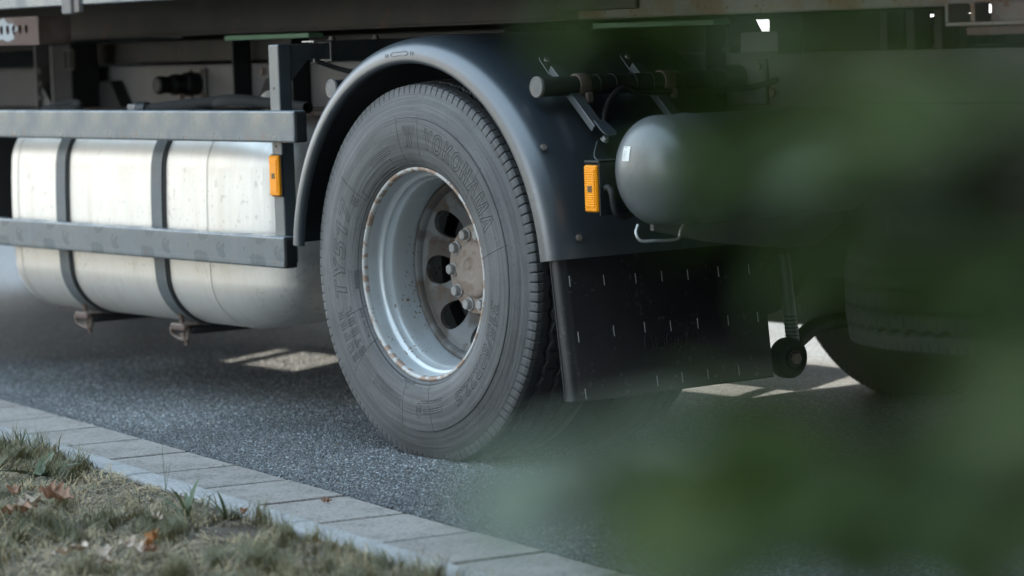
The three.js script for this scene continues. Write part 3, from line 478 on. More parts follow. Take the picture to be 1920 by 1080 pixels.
{ // tow eye bolted to the frame
  const t = group('valve_unit', truck);
  mesh('plate', bx(-2.52, -2.41, 0.975, 1.09, RZ + 0.001, RZ + 0.012, 0.008), M.chassis, t);
  for (const [x, y] of [[-2.505, 1.075], [-2.425, 1.075], [-2.505, 0.99], [-2.425, 0.99]]) mesh('bolt', hexBolt(V(x, y, RZ + 0.012), V(0, 0, 1), 0.008, 0.012), M.boltrust, t);
  mesh('body', (() => { const g = revolve(smoothProf([[.04, 0], [.042, .05], [.036, .06], [.038, .1], [.03, .12], [.033, .16], [.027, .17], [.0001, .172]], 40), 32); g.translate(-2.465, 1.033, RZ + 0.012); return g; })(), M.black, t);
}
for (const [x, z] of [[-3.45, -0.62], [-3.28, -0.6]]) { const t = group('cab_side_bracket', truck); mesh('plate', mrg([bx(x, x + 0.012, 0.95, 1.19, z - 0.12, z, 0.002), extrude([[0, 0.95], [0.09, 0.95], [0, 1.03]], 0.008, 0).translate(x + 0.012, 0, z - 0.03)]), M.chassis, t); for (const y of [1.09, 1.04, 0.99]) mesh('bolt', hexBolt(V(x + 0.012, y, z - 0.02), V(1, 0, 0), 0.013, 0.012), M.capmetal, t); }
mesh('bracket_column', bx(-3.26, -3.12, 0.95, 1.19, -0.72, -0.6, 0.006), M.under, truck);
mesh('loop_bracket', mrg([bx(-3.06, -2.985, 1.095, 1.1, -0.55, -0.54, 0.001), bx(-3.06, -2.985, 1.165, 1.17, -0.55, -0.54, 0.001), bx(-3.06, -3.055, 1.095, 1.17, -0.55, -0.54, 0.001), bx(-2.99, -2.985, 1.095, 1.17, -0.55, -0.54, 0.001)]), M.beam, truck);
mesh('ledge_angle', mrg([bx(-4.2, -0.9, 0.945, 0.951, -0.76, -0.4, 0.002), bx(-4.2, -0.9, 0.935, 0.951, -0.4, -0.393, 0.002)]), M.rusty, truck);
// body-lock fittings over the frame at the rear
mesh('lock_housing', bx(0.585, 0.738, 1.1, 1.158, -0.77, -0.68, 0.004), M.chassis, truck);
mesh('lock_box', bx(0.75, 1.05, 1.1, 1.203, -0.86, -0.76, 0.004), M.under, truck);
for (const x of [1.07, 1.17, 1.27]) mesh('lock_rib', bx(x, x + 0.03, 1.1, 1.203, -0.8, -0.74, 0.003), M.beam, truck);
mesh('release_lever', mrg([cyl(V(0.5, 1.1, -0.72), V(0.5, 1.2, -0.72), 0.009, 0.009, 14), tube([V(0.49, 1.19, -0.7), V(0.52, 1.185, -0.68), V(0.55, 1.16, -0.67)], 0.004, 20, 8), bx(0.48, 0.52, 1.1, 1.12, -0.74, -0.7, 0.003)]), M.under, truck);
mesh('lock_wedge', extrude([[0.34, 1.145], [0.48, 1.145], [0.445, 1.195], [0.32, 1.195]], 0.08, 0.002).translate(0, 0, -0.86), M.under, truck);
mesh('silencer', cyl(V(0.55, 1.13, -1.56), V(0.72, 1.13, -2.1), 0.06, 0.06, 32), M.chassis, truck);

// spare wheel carrier plate
{
  const t = group('spare_wheel_carrier', truck);
  mesh('plate', bx(1.19, 1.36, 0.62, 0.83, RZ + 0.013, RZ + 0.026, 0.012), M.chassis, t);
  for (const [x, y] of [[1.24, 0.78], [1.31, 0.78], [1.22, 0.715], [1.325, 0.715]]) { mesh('washer', cyl(V(x, y, RZ + 0.026), V(x, y, RZ + 0.031), 0.022, 0.022, 20), M.zinc, t); mesh('nut', hexBolt(V(x, y, RZ + 0.031), V(0, 0, 1), 0.014, 0.02), M.zinc, t); }
  mesh('cradle', tube([V(1.09, 0.6, -0.7), V(1.12, 0.605, -0.7), V(1.13, 0.665, -0.7), V(1.17, 0.675, -0.7), V(1.19, 0.64, -0.7), V(1.27, 0.64, -0.7), V(1.285, 0.675, -0.7), V(1.33, 0.67, -0.7), V(1.345, 0.61, -0.7), V(1.37, 0.6, -0.7)], 0.005, 90, 8), M.zinc, t);
  mesh('hanger', bx(1.0, 1.7, 0.585, 0.61, -1.12, -0.98, 0.006), M.under, t);
}
{
  const t = tag(group('spare_wheel'), 'spare wheel lying flat, slung under the truck frame behind the mud flap', 'spare wheel'); t.position.set(1.36, 0.465, -1.06);
  const g = tyreGeo(8, 48, false); g.rotateX(PI / 2); mesh('tyre', g, std([0.036, 0.036, 0.035], 0.75, { bumpMap: rep(N_fine, 5), bumpScale: 0.001 }), t);
  const r = rimG.clone(); r.translate(0, 0, 0.126); r.rotateX(-PI / 2); mesh('rim', r, M.under, t);
}
// side guard
function guardRail(y, xEnd, nm) {
  const t = group('guard_rail', truck);
  mesh('profile', bx(-4.05, xEnd, y, y + 0.0945, -0.025, 0.02, 0.007, 3), M.rail, t);
  mesh('lower_fold', bx(-4.05, xEnd - 0.001, y + 0.006, y + 0.02, 0.0195, 0.0207, 0.0005), M.rail, t);
  mesh('end_cap', mrg([bx(xEnd - 0.002, xEnd + 0.004, y + 0.002, y + 0.0925, -0.0235, 0.0185, 0.003), bx(xEnd + 0.002, xEnd + 0.006, y + 0.006, y + 0.088, -0.02, 0.015, 0.002)]), M.black, t);
  return t;
}
guardRail(0.8755, -0.604, 0); guardRail(0.5015, -0.686, 1);
function guardPost(x) {
  const t = group('guard_post', truck);
  mesh('upright', bx(x, x + 0.056, 0.51, 1.166, -0.072, -0.026, 0.006, 3), M.post, t);
  mesh('arm', bx(x + 0.004, x + 0.053, 1.116, 1.165, -0.25, -0.06, 0.005), M.post, t);
  mesh('gusset', extrude([[0.06, 1.055], [0.0735, 1.055], [0.135, 1.118], [0.135, 1.13], [0.06, 1.13]], 0.036, 0.001).applyMatrix4(new THREE.Matrix4().makeRotationY(PI / 2)).translate(x + 0.013, 0, 0), M.post, t);
  mesh('clamp', mrg([bx(x - 0.004, x + 0.062, 1.168, 1.173, -0.215, -0.15, 0.001), bx(x + 0.056, x + 0.061, 1.104, 1.172, -0.215, -0.21, 0.001), bx(x + 0.056, x + 0.061, 1.104, 1.11, -0.21, -0.195, 0.001), bx(x + 0.056, x + 0.061, 1.166, 1.172, -0.21, -0.15, 0.001), bx(x + 0.056, x + 0.061, 1.106, 1.12, -0.154, -0.15, 0.001), bx(x + 0.056, x + 0.061, 1.104, 1.108, -0.154, -0.14, 0.001)]), M.zinc, t);
  mesh('inner_arm', bx(x - 0.01, x + 0.056, 1.108, 1.172, -0.76, -0.212, 0.005), M.post, t);
  for (const z of [-0.24, -0.4]) mesh('bolt', hexBolt(V(x + 0.025, 1.172, z), V(0, 1, 0), 0.01, 0.012), M.capmetal, t);
  for (const y of [1.035, 0.862]) mesh('hole', cyl(V(x + 0.026, y, -0.0262), V(x + 0.026, y, -0.0252), 0.0055, 0.0055, 3), M.black, t);
  return t;
}
guardPost(-0.806); guardPost(-3.75);
mesh('brake_hose', tube([V(-0.74, 1.11, -0.16), V(-0.71, 1.085, -0.22), V(-0.66, 1.07, -0.27), V(-0.58, 1.075, -0.34), V(-0.5, 1.09, -0.42)], 0.0075, 40, 10), M.black, truck);

// fuel tank
{
  const t = group('fuel_tank', truck), Zf = -0.09, Zb = -0.73, Yb = 0.266, Yt = 0.952, R = 0.165, n = 30;
  const sec = (off) => { // rounded section, counter-clockwise from the middle of the front
    const p = []; const r = R + off, zs = [Zf - R, Zb + R], ys = [Yb + R, Yt - R];
    const corner = (cz, cy, a) => { for (let i = 0; i <= n; i++) { const q = a + i / n * PI / 2; const yy = cy + r * Math.sin(q), ym = (Yb + Yt) / 2; p.push([cz + r * Math.cos(q) + (a === 0 || a > 4 ? 0.022 * Math.max(0, 1 - Math.pow((yy - ym) / 0.33, 2)) : 0), yy]); if (a > 4 && i === n) for (let k = 1; k < 12; k++) { const y2 = yy + (Yt - R - yy) * k / 12; p.push([cz + r + 0.022 * (1 - Math.pow((y2 - ym) / 0.33, 2)), y2]); } } };
    corner(zs[0], ys[1], 0); corner(zs[1], ys[1], PI / 2); corner(zs[1], ys[0], PI); corner(zs[0], ys[0], PI * 1.5); p.push(p[0]); return p;
  };
  const X0 = -2.66, X1 = -0.96, E = 0.16;
  const list = []; for (let i = 0; i <= 10; i++) { const a = (1 - i / 10) * PI / 2; list.push([X0 + 0.08 * (1 - Math.sin(a)), -0.08 * (1 - Math.cos(a))]); }
  for (const x of [-2.4, -2.15, -1.9, -1.65, -1.45, -1.32]) list.push([x, 0]);
  for (let i = 0; i <= 10; i++) { const a = i / 10 * PI / 2; list.push([X1 - 0.34 * (1 - Math.sin(a)), -E * (1 - Math.cos(a))]); }
  const S = list.map(([x, o]) => sec(o).map(q => [x, q[1], q[0]])), m = S[0].length - 1;
  const per = [0]; for (let i = 1; i <= m; i++) per.push(per[i - 1] + Math.hypot(S[12][i][1] - S[12][i - 1][1], S[12][i][2] - S[12][i - 1][2]));
  const side = grid(m, list.length - 1, (i, j) => S[j][i], (i, j) => [list[j][0], per[i]]);
  const capG = (x, s, dir) => grid(m, 5, (i, j) => { const k = 1 - j / 5, c = [(Yb + Yt) / 2, (Zf + Zb) / 2]; return [x + dir * 0.018 * (1 - k * k), c[0] + (s[i][1] - c[0]) * k, c[1] + (s[i][2] - c[1]) * k]; }, (i, j, q) => [q[2], q[1]]);
  mesh('shell', mrg([side, capG(X0, S[0], -1), capG(X1, S[S.length - 1], 1)]), M.alu, t);
  for (const x of [-2.55, -1.27]) { const p = sec(0.001).map(q => V(x, q[1], q[0])); mesh('weld_seam', new THREE.TubeGeometry(new THREE.CatmullRomCurve3(p, false), 260, 0.0012, 5, false), M.alu, t); }
  const band = (x0, x1, o0, o1) => { const a = sec(o0), b = sec(o1), ring = [[x0, a], [x0, b], [x1, b], [x1, a]]; return grid(a.length - 1, 3, (i, j) => [ring[j][0], ring[j][1][i][1], ring[j][1][i][0]], (i, j) => [i * 0.015, ring[j][0]]); };
  for (const x of [-2.218, -1.568]) {
    const s = group('tank_strap', truck);
    mesh('rubber_liner', band(x - 0.03, x + 0.044, 0.0005, 0.006), M.black, s);
    const g = band(x - 0.036, x + 0.032, 0.003, 0.0105).toNonIndexed(); g.computeVertexNormals(); mesh('steel_band', g, M.strap ??= phy(white3, 0.5, { map: rep(worn([0.1, 0.12, 0.13], [0.15, 0.155, 0.15], RUST, { film: 0.5, specks: 0.6, s: 88 }), 3), bumpMap: rep(N_fine, 4), bumpScale: 0.0005 }), s);
    // tensioning hook bolt under the front corner
    const G = mrg([cyl(V(-0.012, 0.052, -0.002), V(0.012, -0.07, -0.012), 0.0075, 0.0075, 12), cyl(V(-0.045, -0.012, 0.008), V(0.045, -0.012, 0.008), 0.009, 0.009, 14)]);
    const b = mesh('tension_bolt', G, M.rusty, s); b.position.set(x, 0.272, -0.13);
    const yoke = mesh('yoke', mrg([tube([V(-0.046, -0.01, 0.012), V(-0.052, -0.035, 0.002), V(-0.02, -0.05, -0.012), V(0.02, -0.045, -0.012), V(0.046, -0.012, 0.004)], 0.0065, 30, 8), bx(-0.046, 0.03, -0.006, 0.002, -0.06, 0.012, 0.002), hexBolt(V(0.001, -0.03, -0.008), V(0.03, -1, -0.1).normalize(), 0.011, 0.014)]), M.boltrust, s); yoke.position.copy(b.position);
    mesh('support_arm', bx(x - 0.03, x + 0.04, 0.238, 0.262, -0.75, -0.15, 0.008), M.black, s);
  }
}
mesh('battery_box', mrg([bx(-4.2, -2.86, 0.48, 0.93, -0.66, -0.12, 0.03, 3), ...[0, 1, 2, 3].map(i => bx(-4.1 + i * 0.32, -3.9 + i * 0.32, 0.5, 0.9, -0.121, -0.112, 0.004))]), M.black, truck);
mesh('hose_bundle', mrg([tube([V(-1.9, 0.96, -0.2), V(-1.75, 0.972, -0.22), V(-1.55, 0.985, -0.26), V(-1.42, 0.992, -0.28), V(-1.25, 0.98, -0.3), V(-1.05, 0.965, -0.32)], 0.018, 60, 10), tube([V(-1.82, 0.968, -0.26), V(-1.6, 0.975, -0.28), V(-1.4, 0.99, -0.24), V(-1.2, 0.982, -0.27), V(-1.0, 0.968, -0.28)], 0.015, 60, 10)]), M.rubber, truck);
mesh('hose_sleeve', mrg([bx(-1.97, -1.91, 0.95, 0.982, -0.22, -0.19, 0.004), ...[0, 1, 2, 3].map(i => { const g = new THREE.TorusGeometry(0.02, 0.004, 8, 20); g.rotateY(PI / 2); g.translate(-1.9 + i * 0.016, 0.966, -0.2); return g; })]), M.post, truck);
mesh('filler_cap', (() => { const g = new THREE.SphereGeometry(0.036, 24, 16); g.scale(1, 0.9, 1); g.translate(-1.43, 0.985, -0.42); return g; })(), std([0.5, 0.48, 0.43], 0.5), truck);
mesh('hose_loop', tube([V(-2.55, 0.958, -0.18), V(-2.48, 0.975, -0.2), V(-2.38, 0.985, -0.22), V(-2.32, 0.97, -0.2), V(-2.4, 0.962, -0.17), V(-2.5, 0.966, -0.16)], 0.014, 60, 10), M.rubber, truck);
// far side of the truck: guard, mudguard, flap, and added blocks that shape the sunlight below
{
  const t = group('far_side_guard', truck);
  mesh('rail', bx(-4.05, -1.3, 0.5015, 0.596, -2.44, -2.395, 0.006), M.rail, t);
  for (const x of [-0.806, -3.75]) mesh('upright', bx(x, x + 0.056, 0.51, 1.166, -2.39, -2.345, 0.005), M.post, t);
  for (const [x0, x1, y0, y1] of [[-2.825, -2.12, 0.2, 1.27], [-2.11, -1.3, 0.2, 1.1], [-5.0, -3.365, 0.2, 1.27], [-3.36, -2.83, 0.2, 0.71], [-3.36, -2.83, 1.01, 1.27], [-3.265, -3.2, 0.715, 1.005], [-1.29, -0.62, 0.12, 0.46], [-1.29, -0.62, 0.65, 1.1]]) mesh('sun_patch_panel', bx(x0, x1, y0, y1, -2.365, -2.29, 0.01), M.dark, truck);  // added panels; the openings between them cut the sun patches under the truck
  const fp = [[.587, .03], [.62, .03], [.655, .0], [.661, -.05], [.661, -.68]]; const g = revolve(fp, 64, 6 * PI / 180, 174 * PI / 180); g.rotateY(PI); const m = mesh('far_mudguard', g, M.fender, truck); m.position.set(0, YC, -2.42);
  mesh('rear_light_block', bx(0.67, 2.85, 0.28, 1.1, -2.36, -1.75, 0.02), M.dark, truck);  // added unseen box, keeps stray sun off the ground behind the flap
  mesh('front_light_block', bx(-6.7, -5.02, 0.22, 1.2, -2.38, -2.2, 0.02), M.dark, truck);  // added unseen box, keeps stray sun off the ground ahead of the tank
  mesh('far_mud_flap', bx(0.64, 0.648, 0.2, 0.6, -2.41, -1.74, 0.003), M.flap, truck);
}
// cab ahead of the frame, out of the picture but shading the road
{
  const c = group('cab', truck);
  const prof = [[-6.75, 0.45], [-6.8, 0.9], [-6.75, 1.6], [-6.55, 3.0], [-6.3, 3.35], [-4.6, 3.45], [-4.5, 3.3], [-4.5, 1.0], [-4.9, 0.95], [-5.05, 1.15], [-5.3, 1.25], [-5.6, 1.15], [-5.75, 0.95], [-5.85, 0.5]];
  mesh('shell', extrude(prof, 2.38, 0.03).translate(0, 0, -2.39), phy([0.25, 0.27, 0.28], 0.35, { clearcoat: 0.5 }), c);
  mesh('side_window', bx(-6.15, -5.2, 1.75, 2.5, 0.02, 0.028, 0.01), phy([0.02, 0.025, 0.03], 0.05), c);
  mesh('front_tyre', tyreCoarse, M.tyreplain, truck).position.set(-5.32, YC, -0.15);
  mesh('front_tyre', tyreCoarse, M.tyreplain, truck).position.set(-5.32, YC, -2.25);
}

// ---------------------------------------------------------------- swap body resting on the frame
{
  const t = tag(group('swap_body'), 'tall swap body with dark long beam and rusty edge resting above the truck wheels', 'swap body');
  mesh('long_beam', mrg([bx(-4.4, 0.34, 1.205, 1.4, -0.612, -0.6, 0.003), bx(-4.4, 0.34, 1.205, 1.214, -0.66, -0.588, 0.003)]), M.beam, t);
  mesh('long_beam', mrg([bx(-4.4, 0.34, 1.192, 1.4, -1.84, -1.828, 0.003)]), M.beam, t);
  mesh('rear_beam', bx(0.35, 2.9, 1.2055, 1.36, -0.35, -0.3, 0.008), M.rustbeam, t);
  mesh('rear_beam', bx(0.35, 2.9, 1.101, 1.36, -2.1, -2.05, 0.008), M.rustbeam, t);
  mesh('splice_plate', bx(0.3, 0.62, 1.23, 1.36, -0.298, -0.288, 0.004), M.beam, t);
  mesh('side_sill', mrg([bx(-4.5, 2.95, 1.314, 1.44, 0.0, 0.03, 0.004), bx(-4.5, 2.95, 1.314, 1.324, -0.04, 0.0, 0.003)]), M.rail, t);
  mesh('side_sill', bx(-4.5, 2.95, 1.314, 1.44, -2.45, -2.42, 0.004), M.rail, t);
  mesh('green_packer', bx(-1.79, -1.27, 1.183, 1.199, -0.53, -0.47, 0.004), M.green, t);
  mesh('green_packer', bx(0.2, 0.72, 1.18, 1.196, -0.53, -0.47, 0.004), M.green, t);
  mesh('lashing_ring_holder', mrg([bx(-1.95, -1.885, 1.285, 1.35, 0.022, 0.05, 0.006), bx(-1.885, -1.85, 1.29, 1.35, 0.02, 0.04, 0.004)]), M.capmetal, t);
  mesh('floor', bx(-4.5, 2.95, 1.44, 1.47, -2.44, 0.028, 0.003), M.under, t);
  for (let i = 0; i < 16; i++) mesh('cross_bearer', bx(-4.3 + i * 0.47, -4.24 + i * 0.47, 1.36, 1.439, -2.41, -0.03, 0.003), M.under, t);
  const wall = phy([0.3, 0.33, 0.34], 0.5, { bumpMap: rep(N_fine, 2), bumpScale: 0.0006 });
  mesh('side_wall', bx(-4.5, 2.95, 1.47, 3.98, -0.01, 0.02, 0.004), wall, t); mesh('side_wall', bx(-4.5, 2.95, 1.47, 3.98, -2.44, -2.41, 0.004), wall, t);
  mesh('end_wall', bx(-4.5, -4.47, 1.47, 3.98, -2.41, -0.01, 0.004), wall, t); mesh('end_wall', bx(2.92, 2.95, 1.47, 3.98, -2.41, -0.01, 0.004), wall, t);
  mesh('roof', bx(-4.5, 2.95, 3.98, 4.02, -2.44, 0.02, 0.004), wall, t);
  // rusted lock arm with a row of holes
  const holes = [...Array(8)].map((_, i) => { const h = new THREE.Path(); h.absellipse(-2.285 - i * 0.0455, 1.243, 0.0125, 0.0165, 0, PI * 2, true); return h; });
  const arm = group('lock_arm', t);
  mesh('front_plate', extrude([[-2.85, 1.194], [-2.2, 1.19], [-2.2, 1.284], [-2.85, 1.286]], 0.007, 0.001, holes), M.rusty, arm);
  mesh('body', mrg([bx(-2.85, -2.203, 1.276, 1.284, -0.118, 0.0, 0.003), bx(-2.85, -2.203, 1.192, 1.199, -0.118, 0.0, 0.003), bx(-2.213, -2.203, 1.198, 1.277, -0.118, 0.0, 0.003), bx(-2.85, -2.213, 1.199, 1.276, -0.118, -0.1, 0.003)]), M.rusty, arm);
  mesh('worn_patch', (() => { const s = new THREE.Shape(); for (let k = 0; k <= 26; k++) { const a = k / 26 * 2 * PI, r = 1 + 0.18 * Math.sin(a * 5) + 0.1 * Math.sin(a * 9 + 1); s[k ? 'lineTo' : 'moveTo'](-2.46 + 0.1 * r * Math.cos(a), 1.24 + 0.036 * r * Math.sin(a)); } for (let i = 2; i < 6; i++) { const h = new THREE.Path(); h.absellipse(-2.285 - i * 0.0455, 1.243, 0.0128, 0.0168, 0, 7, true); s.holes.push(h); } const g = new THREE.ShapeGeometry(s, 8); g.translate(0, 0, 0.0084); return g; })(), std([0.3, 0.32, 0.33], 0.6, { side: THREE.DoubleSide }), arm);
  // corner casting bracket at the rear
  const br = group('support_bracket', t);
  mesh('frame', mrg([bx(1.86, 2.3, 1.158, 1.167, -0.26, -0.19, 0.003), bx(1.86, 1.87, 1.167, 1.21, -0.26, -0.19, 0.003), bx(1.93, 1.945, 1.167, 1.21, -0.25, -0.2, 0.003), bx(1.955, 2.2, 1.167, 1.21, -0.26, -0.24, 0.003)]), M.rustbeam, br);
  mesh('foot', bx(1.915, 2.15, 1.136, 1.157, -0.25, -0.2, 0.005), M.rusty, br);
}
tag(mesh('tarpaulin', (() => grid(40, 12, (i, j) => { const a = j / 12 * PI; return [0.1 + i / 40 * 0.55, 1.13 + 0.05 * Math.sin(a) + 0.006 * Math.sin(a * 7 + i * 0.2), -1.75 - 0.07 * Math.cos(a) + 0.008 * Math.sin(i * 0.5 + a * 5)]; }))(), M.blue), 'folded blue tarpaulin lying on the truck frame under the swap body', 'tarpaulin');

// ---------------------------------------------------------------- verge: grass, litter, weeds
const inv = p => { const dx = p.x, dz = p.z - 0.49; return [dx * KC + dz * KS, -dx * KS + dz * KC]; };
function blade(segs, bend, w0) {
  const P = [], I = [], U = [];
  for (let i = 0; i <= segs; i++) { const t = i / segs, w = w0 * (1 - t * t * 0.96), y = t * (1 - 0.25 * bend * t), z = bend * t * t * 0.7; P.push(-w, y, z, w, y, z + 0.0005); U.push(0, t, 1, t); if (i < segs) { const k = i * 2; I.push(k, k + 1, k + 3, k, k + 3, k + 2); } }
  const g = new THREE.BufferGeometry(); g.setAttribute('position', new THREE.Float32BufferAttribute(P, 3)); g.setAttribute('uv', new THREE.Float32BufferAttribute(U, 2)); g.setIndex(I); g.computeVertexNormals(); return g;
}
M.blade = phy(white3, 0.7, { side: THREE.DoubleSide, transmission: 0.25, thickness: 0 });
const clumpAt = (x, z) => fbm(x * 0.05 + 0.3, z * 0.05 + 0.7, 64, 4, 401);
function sow(name, label, count, area, geo, opt) {
  const im = new THREE.InstancedMesh(geo, opt.mat || M.blade, count), o = new THREE.Object3D(), c = new THREE.Color(); im.name = name; let k = 0, guard = 0;
  let tx = 0, tz = 0, left = 0, lean = 0, az0 = 0, tall = 1, hue = 0;
  while (k < count && guard++ < count * 30) {
    if (left-- <= 0) { const s = rr(area[0], area[1]), t = rr(area[2], area[3]), p = K(s, 0, t); tx = p.x; tz = p.z; left = Math.floor(rr(opt.tuft[0], opt.tuft[1])); tall = rr(0.7, 1.35); hue = rnd(); az0 = rr(0, 2 * PI); lean = rr(0, 0.5); const d = clumpAt(tx, tz); if (opt.keep && rnd() > opt.keep(d, s, t)) { left = 0; continue; } }
    const a = rr(0, 2 * PI), r = opt.spread * Math.sqrt(rnd()), x = tx + r * Math.cos(a), z = tz + r * Math.sin(a), t = inv({ x, z })[1]; if (t < 0.377 + 0.03 * hash(Math.floor(x * 30), 5, 8)) continue;
    o.position.set(x, vergeY(x, z) - 0.002, z); o.rotation.set(0, 0, 0); o.rotateY(a + az0 * 0.3 + rr(-1, 1)); o.rotateX(lean * rr(0.4, 1.2) + (opt.flat || 0) * rr(0.4, 1.1)); const h = opt.h * tall * rr(0.45, 1.25); o.scale.set(rr(0.7, 1.3) * opt.w, h, h); o.updateMatrix(); im.setMatrixAt(k, o.matrix);
    const m = rnd(), b = rr(0.55, 1.45); opt.col(c, m, hue, b); im.setColorAt(k, c); k++;
  }
  im.count = k; im.castShadow = im.receiveShadow = true; scene.add(im); tag(im, label, 'grass', null, 'stuff'); return im;
}
const near = [-2.4, 2.6, 0.37, 1.75], wide = [-9, 9, 0.38, 7];
const keepG = (d, s, t) => ss(0.42, 0.56, d + (t > 0.55 ? 0.04 : 0)) * (s > 0.05 && s < 0.9 && t < 0.58 ? 0.25 : 1), keepD = (d, s, t) => 0.35 + 0.65 * ss(0.38, 0.6, 1 - d);
const green = (c, m, hue, b) => { const y = hue * 0.6 + m * 0.5; c.setRGB((0.068 + 0.11 * y) * b, (0.085 + 0.062 * y) * b, (0.036 + 0.02 * y) * b); };
const straw = (c, m, hue, b) => { if (m > 0.8) c.setRGB(0.07 * b, 0.085 * b, 0.04 * b); else c.setRGB((0.25 + 0.2 * hue) * b, (0.185 + 0.155 * hue) * b, (0.09 + 0.085 * hue) * b); };
sow('green_grass', 'short green grass tufts on the verge beside the kerb', 44000, near, blade(4, 0.75, 0.001), { tuft: [20, 110], spread: 0.04, h: 0.062, w: 1, keep: keepG, col: green });
sow('dry_grass', 'dry straw coloured grass matted among the green tufts', 60000, near, blade(4, 0.95, 0.0011), { tuft: [12, 50], spread: 0.06, h: 0.055, w: 1.15, flat: 0.8, keep: keepD, col: straw });
sow('verge_grass', 'rough grass covering the verge away from the kerb', 60000, wide, blade(3, 0.8, 0.0016), { tuft: [20, 60], spread: 0.09, h: 0.07, w: 1, keep: d => 0.5 + 0.5 * ss(0.4, 0.55, d), col: (c, m, h, b) => (m > 0.55 ? straw : green)(c, rnd(), h, b) });
{ // bark and leaf crumbs on the bare soil
  const g = new THREE.BufferGeometry(); g.setAttribute('position', new THREE.Float32BufferAttribute([-1, 0, -0.4, 1, 0.15, -0.35, 0.8, 0.1, 0.45, -0.9, 0.2, 0.4, 0, 0.5, 0], 3)); g.setIndex([0, 4, 1, 1, 4, 2, 2, 4, 3, 3, 4, 0, 0, 1, 2, 0, 2, 3]); const q = g.toNonIndexed(); q.computeVertexNormals();
  const n = 9000, im = new THREE.InstancedMesh(q, std(white3, 0.9, { side: THREE.DoubleSide }), n), o = new THREE.Object3D(), c = new THREE.Color(); im.name = 'soil_litter';
  for (let k = 0; k < n; k++) { const p = K(rr(-2, 2.4), 0, rr(0.385, 1.6)); o.position.set(p.x, vergeY(p.x, p.z) + rr(0, 0.004), p.z); o.rotation.set(rr(-0.6, 0.6), rr(0, 7), rr(-0.6, 0.6)); const s = rr(0.0015, 0.0065); o.scale.set(s * rr(0.7, 1.8), s, s); o.updateMatrix(); im.setMatrixAt(k, o.matrix); const b = rr(0.4, 1.5), m = rnd(); m > 0.93 ? c.setRGB(0.4, 0.36, 0.3) : c.setRGB(0.13 * b, 0.085 * b, 0.055 * b); im.setColorAt(k, c); }
  im.castShadow = im.receiveShadow = true; scene.add(im); tag(im, 'brown crumbs of bark and leaf on bare soil by the kerb', 'litter', null, 'stuff');
}
{ // moss and grass in the joints, loose chippings at the edge of the asphalt
  const bl = blade(3, 0.7, 0.0012), n = 2600, im = new THREE.InstancedMesh(bl, M.blade, n), o = new THREE.Object3D(), c = new THREE.Color(); im.name = 'joint_moss';
  const spots = [[-1.33, 0.0, 0.09, 0.5], [-1.33, 0.1, 0.1, 0.5], [-1.68, 0.05, 0.12, 0.4], [-0.975, 0.12, 0.08, 0.2], [-0.28, 0.0, 0.1, 1], [0.075, 0.0, 0.09, 0.6], [-2.03, 0.1, 0.1, 0.3], [0.76, 0.02, 0.04, 0.2], [1.11, 0.03, 0.05, 0.15]];
  for (let k = 0; k < n; k++) { const q = spots[Math.floor(Math.pow(rnd(), 1.1) * spots.length)]; const p = K(q[0] + 0.004 + rr(-0.007, 0.007), -0.006, q[1] + q[2] * rnd()); o.position.copy(p); o.rotation.set(0, 0, 0); o.rotateY(rr(0, 7)); o.rotateX(rr(0, 0.9)); const h = rr(0.006, 0.02) * (0.6 + q[3] * 0.6); o.scale.set(0.8, h, h); o.updateMatrix(); im.setMatrixAt(k, o.matrix); const b = rr(0.7, 1.3); rnd() > 0.6 ? c.setRGB(0.16 * b, 0.12 * b, 0.05 * b) : c.setRGB(0.09 * b, 0.11 * b, 0.035 * b); im.setColorAt(k, c); }
  scene.add(im); im.castShadow = im.receiveShadow = true; tag(im, 'tiny moss and grass growing in the slab joints', 'moss', null, 'stuff');
  const chip = new THREE.IcosahedronGeometry(1, 0).toNonIndexed(); chip.computeVertexNormals(); const m = 5200, ic = new THREE.InstancedMesh(chip, std(white3, 0.7), m); ic.name = 'loose_chippings';
  for (let k = 0; k < m; k++) { const far = rnd() < 0.3; const p = K(rr(-4.5, 3), 0.0025, far ? -0.05 - 0.9 * Math.pow(rnd(), 1.6) : -0.004 - 0.045 * Math.pow(rnd(), 1.5)); const s = rr(0.0016, 0.0042); o.position.set(p.x, p.y, p.z); o.rotation.set(rr(0, 7), rr(0, 7), rr(0, 7)); o.scale.set(s * rr(0.8, 1.3), s * rr(0.6, 1), s); o.updateMatrix(); ic.setMatrixAt(k, o.matrix); const b = rr(0.5, 1.6); c.setRGB(0.12 * b, 0.128 * b, 0.135 * b); ic.setColorAt(k, c); }
  scene.add(ic); ic.castShadow = ic.receiveShadow = true; tag(ic, 'loose grey chippings along the edge of the asphalt', 'chippings', null, 'stuff');
}
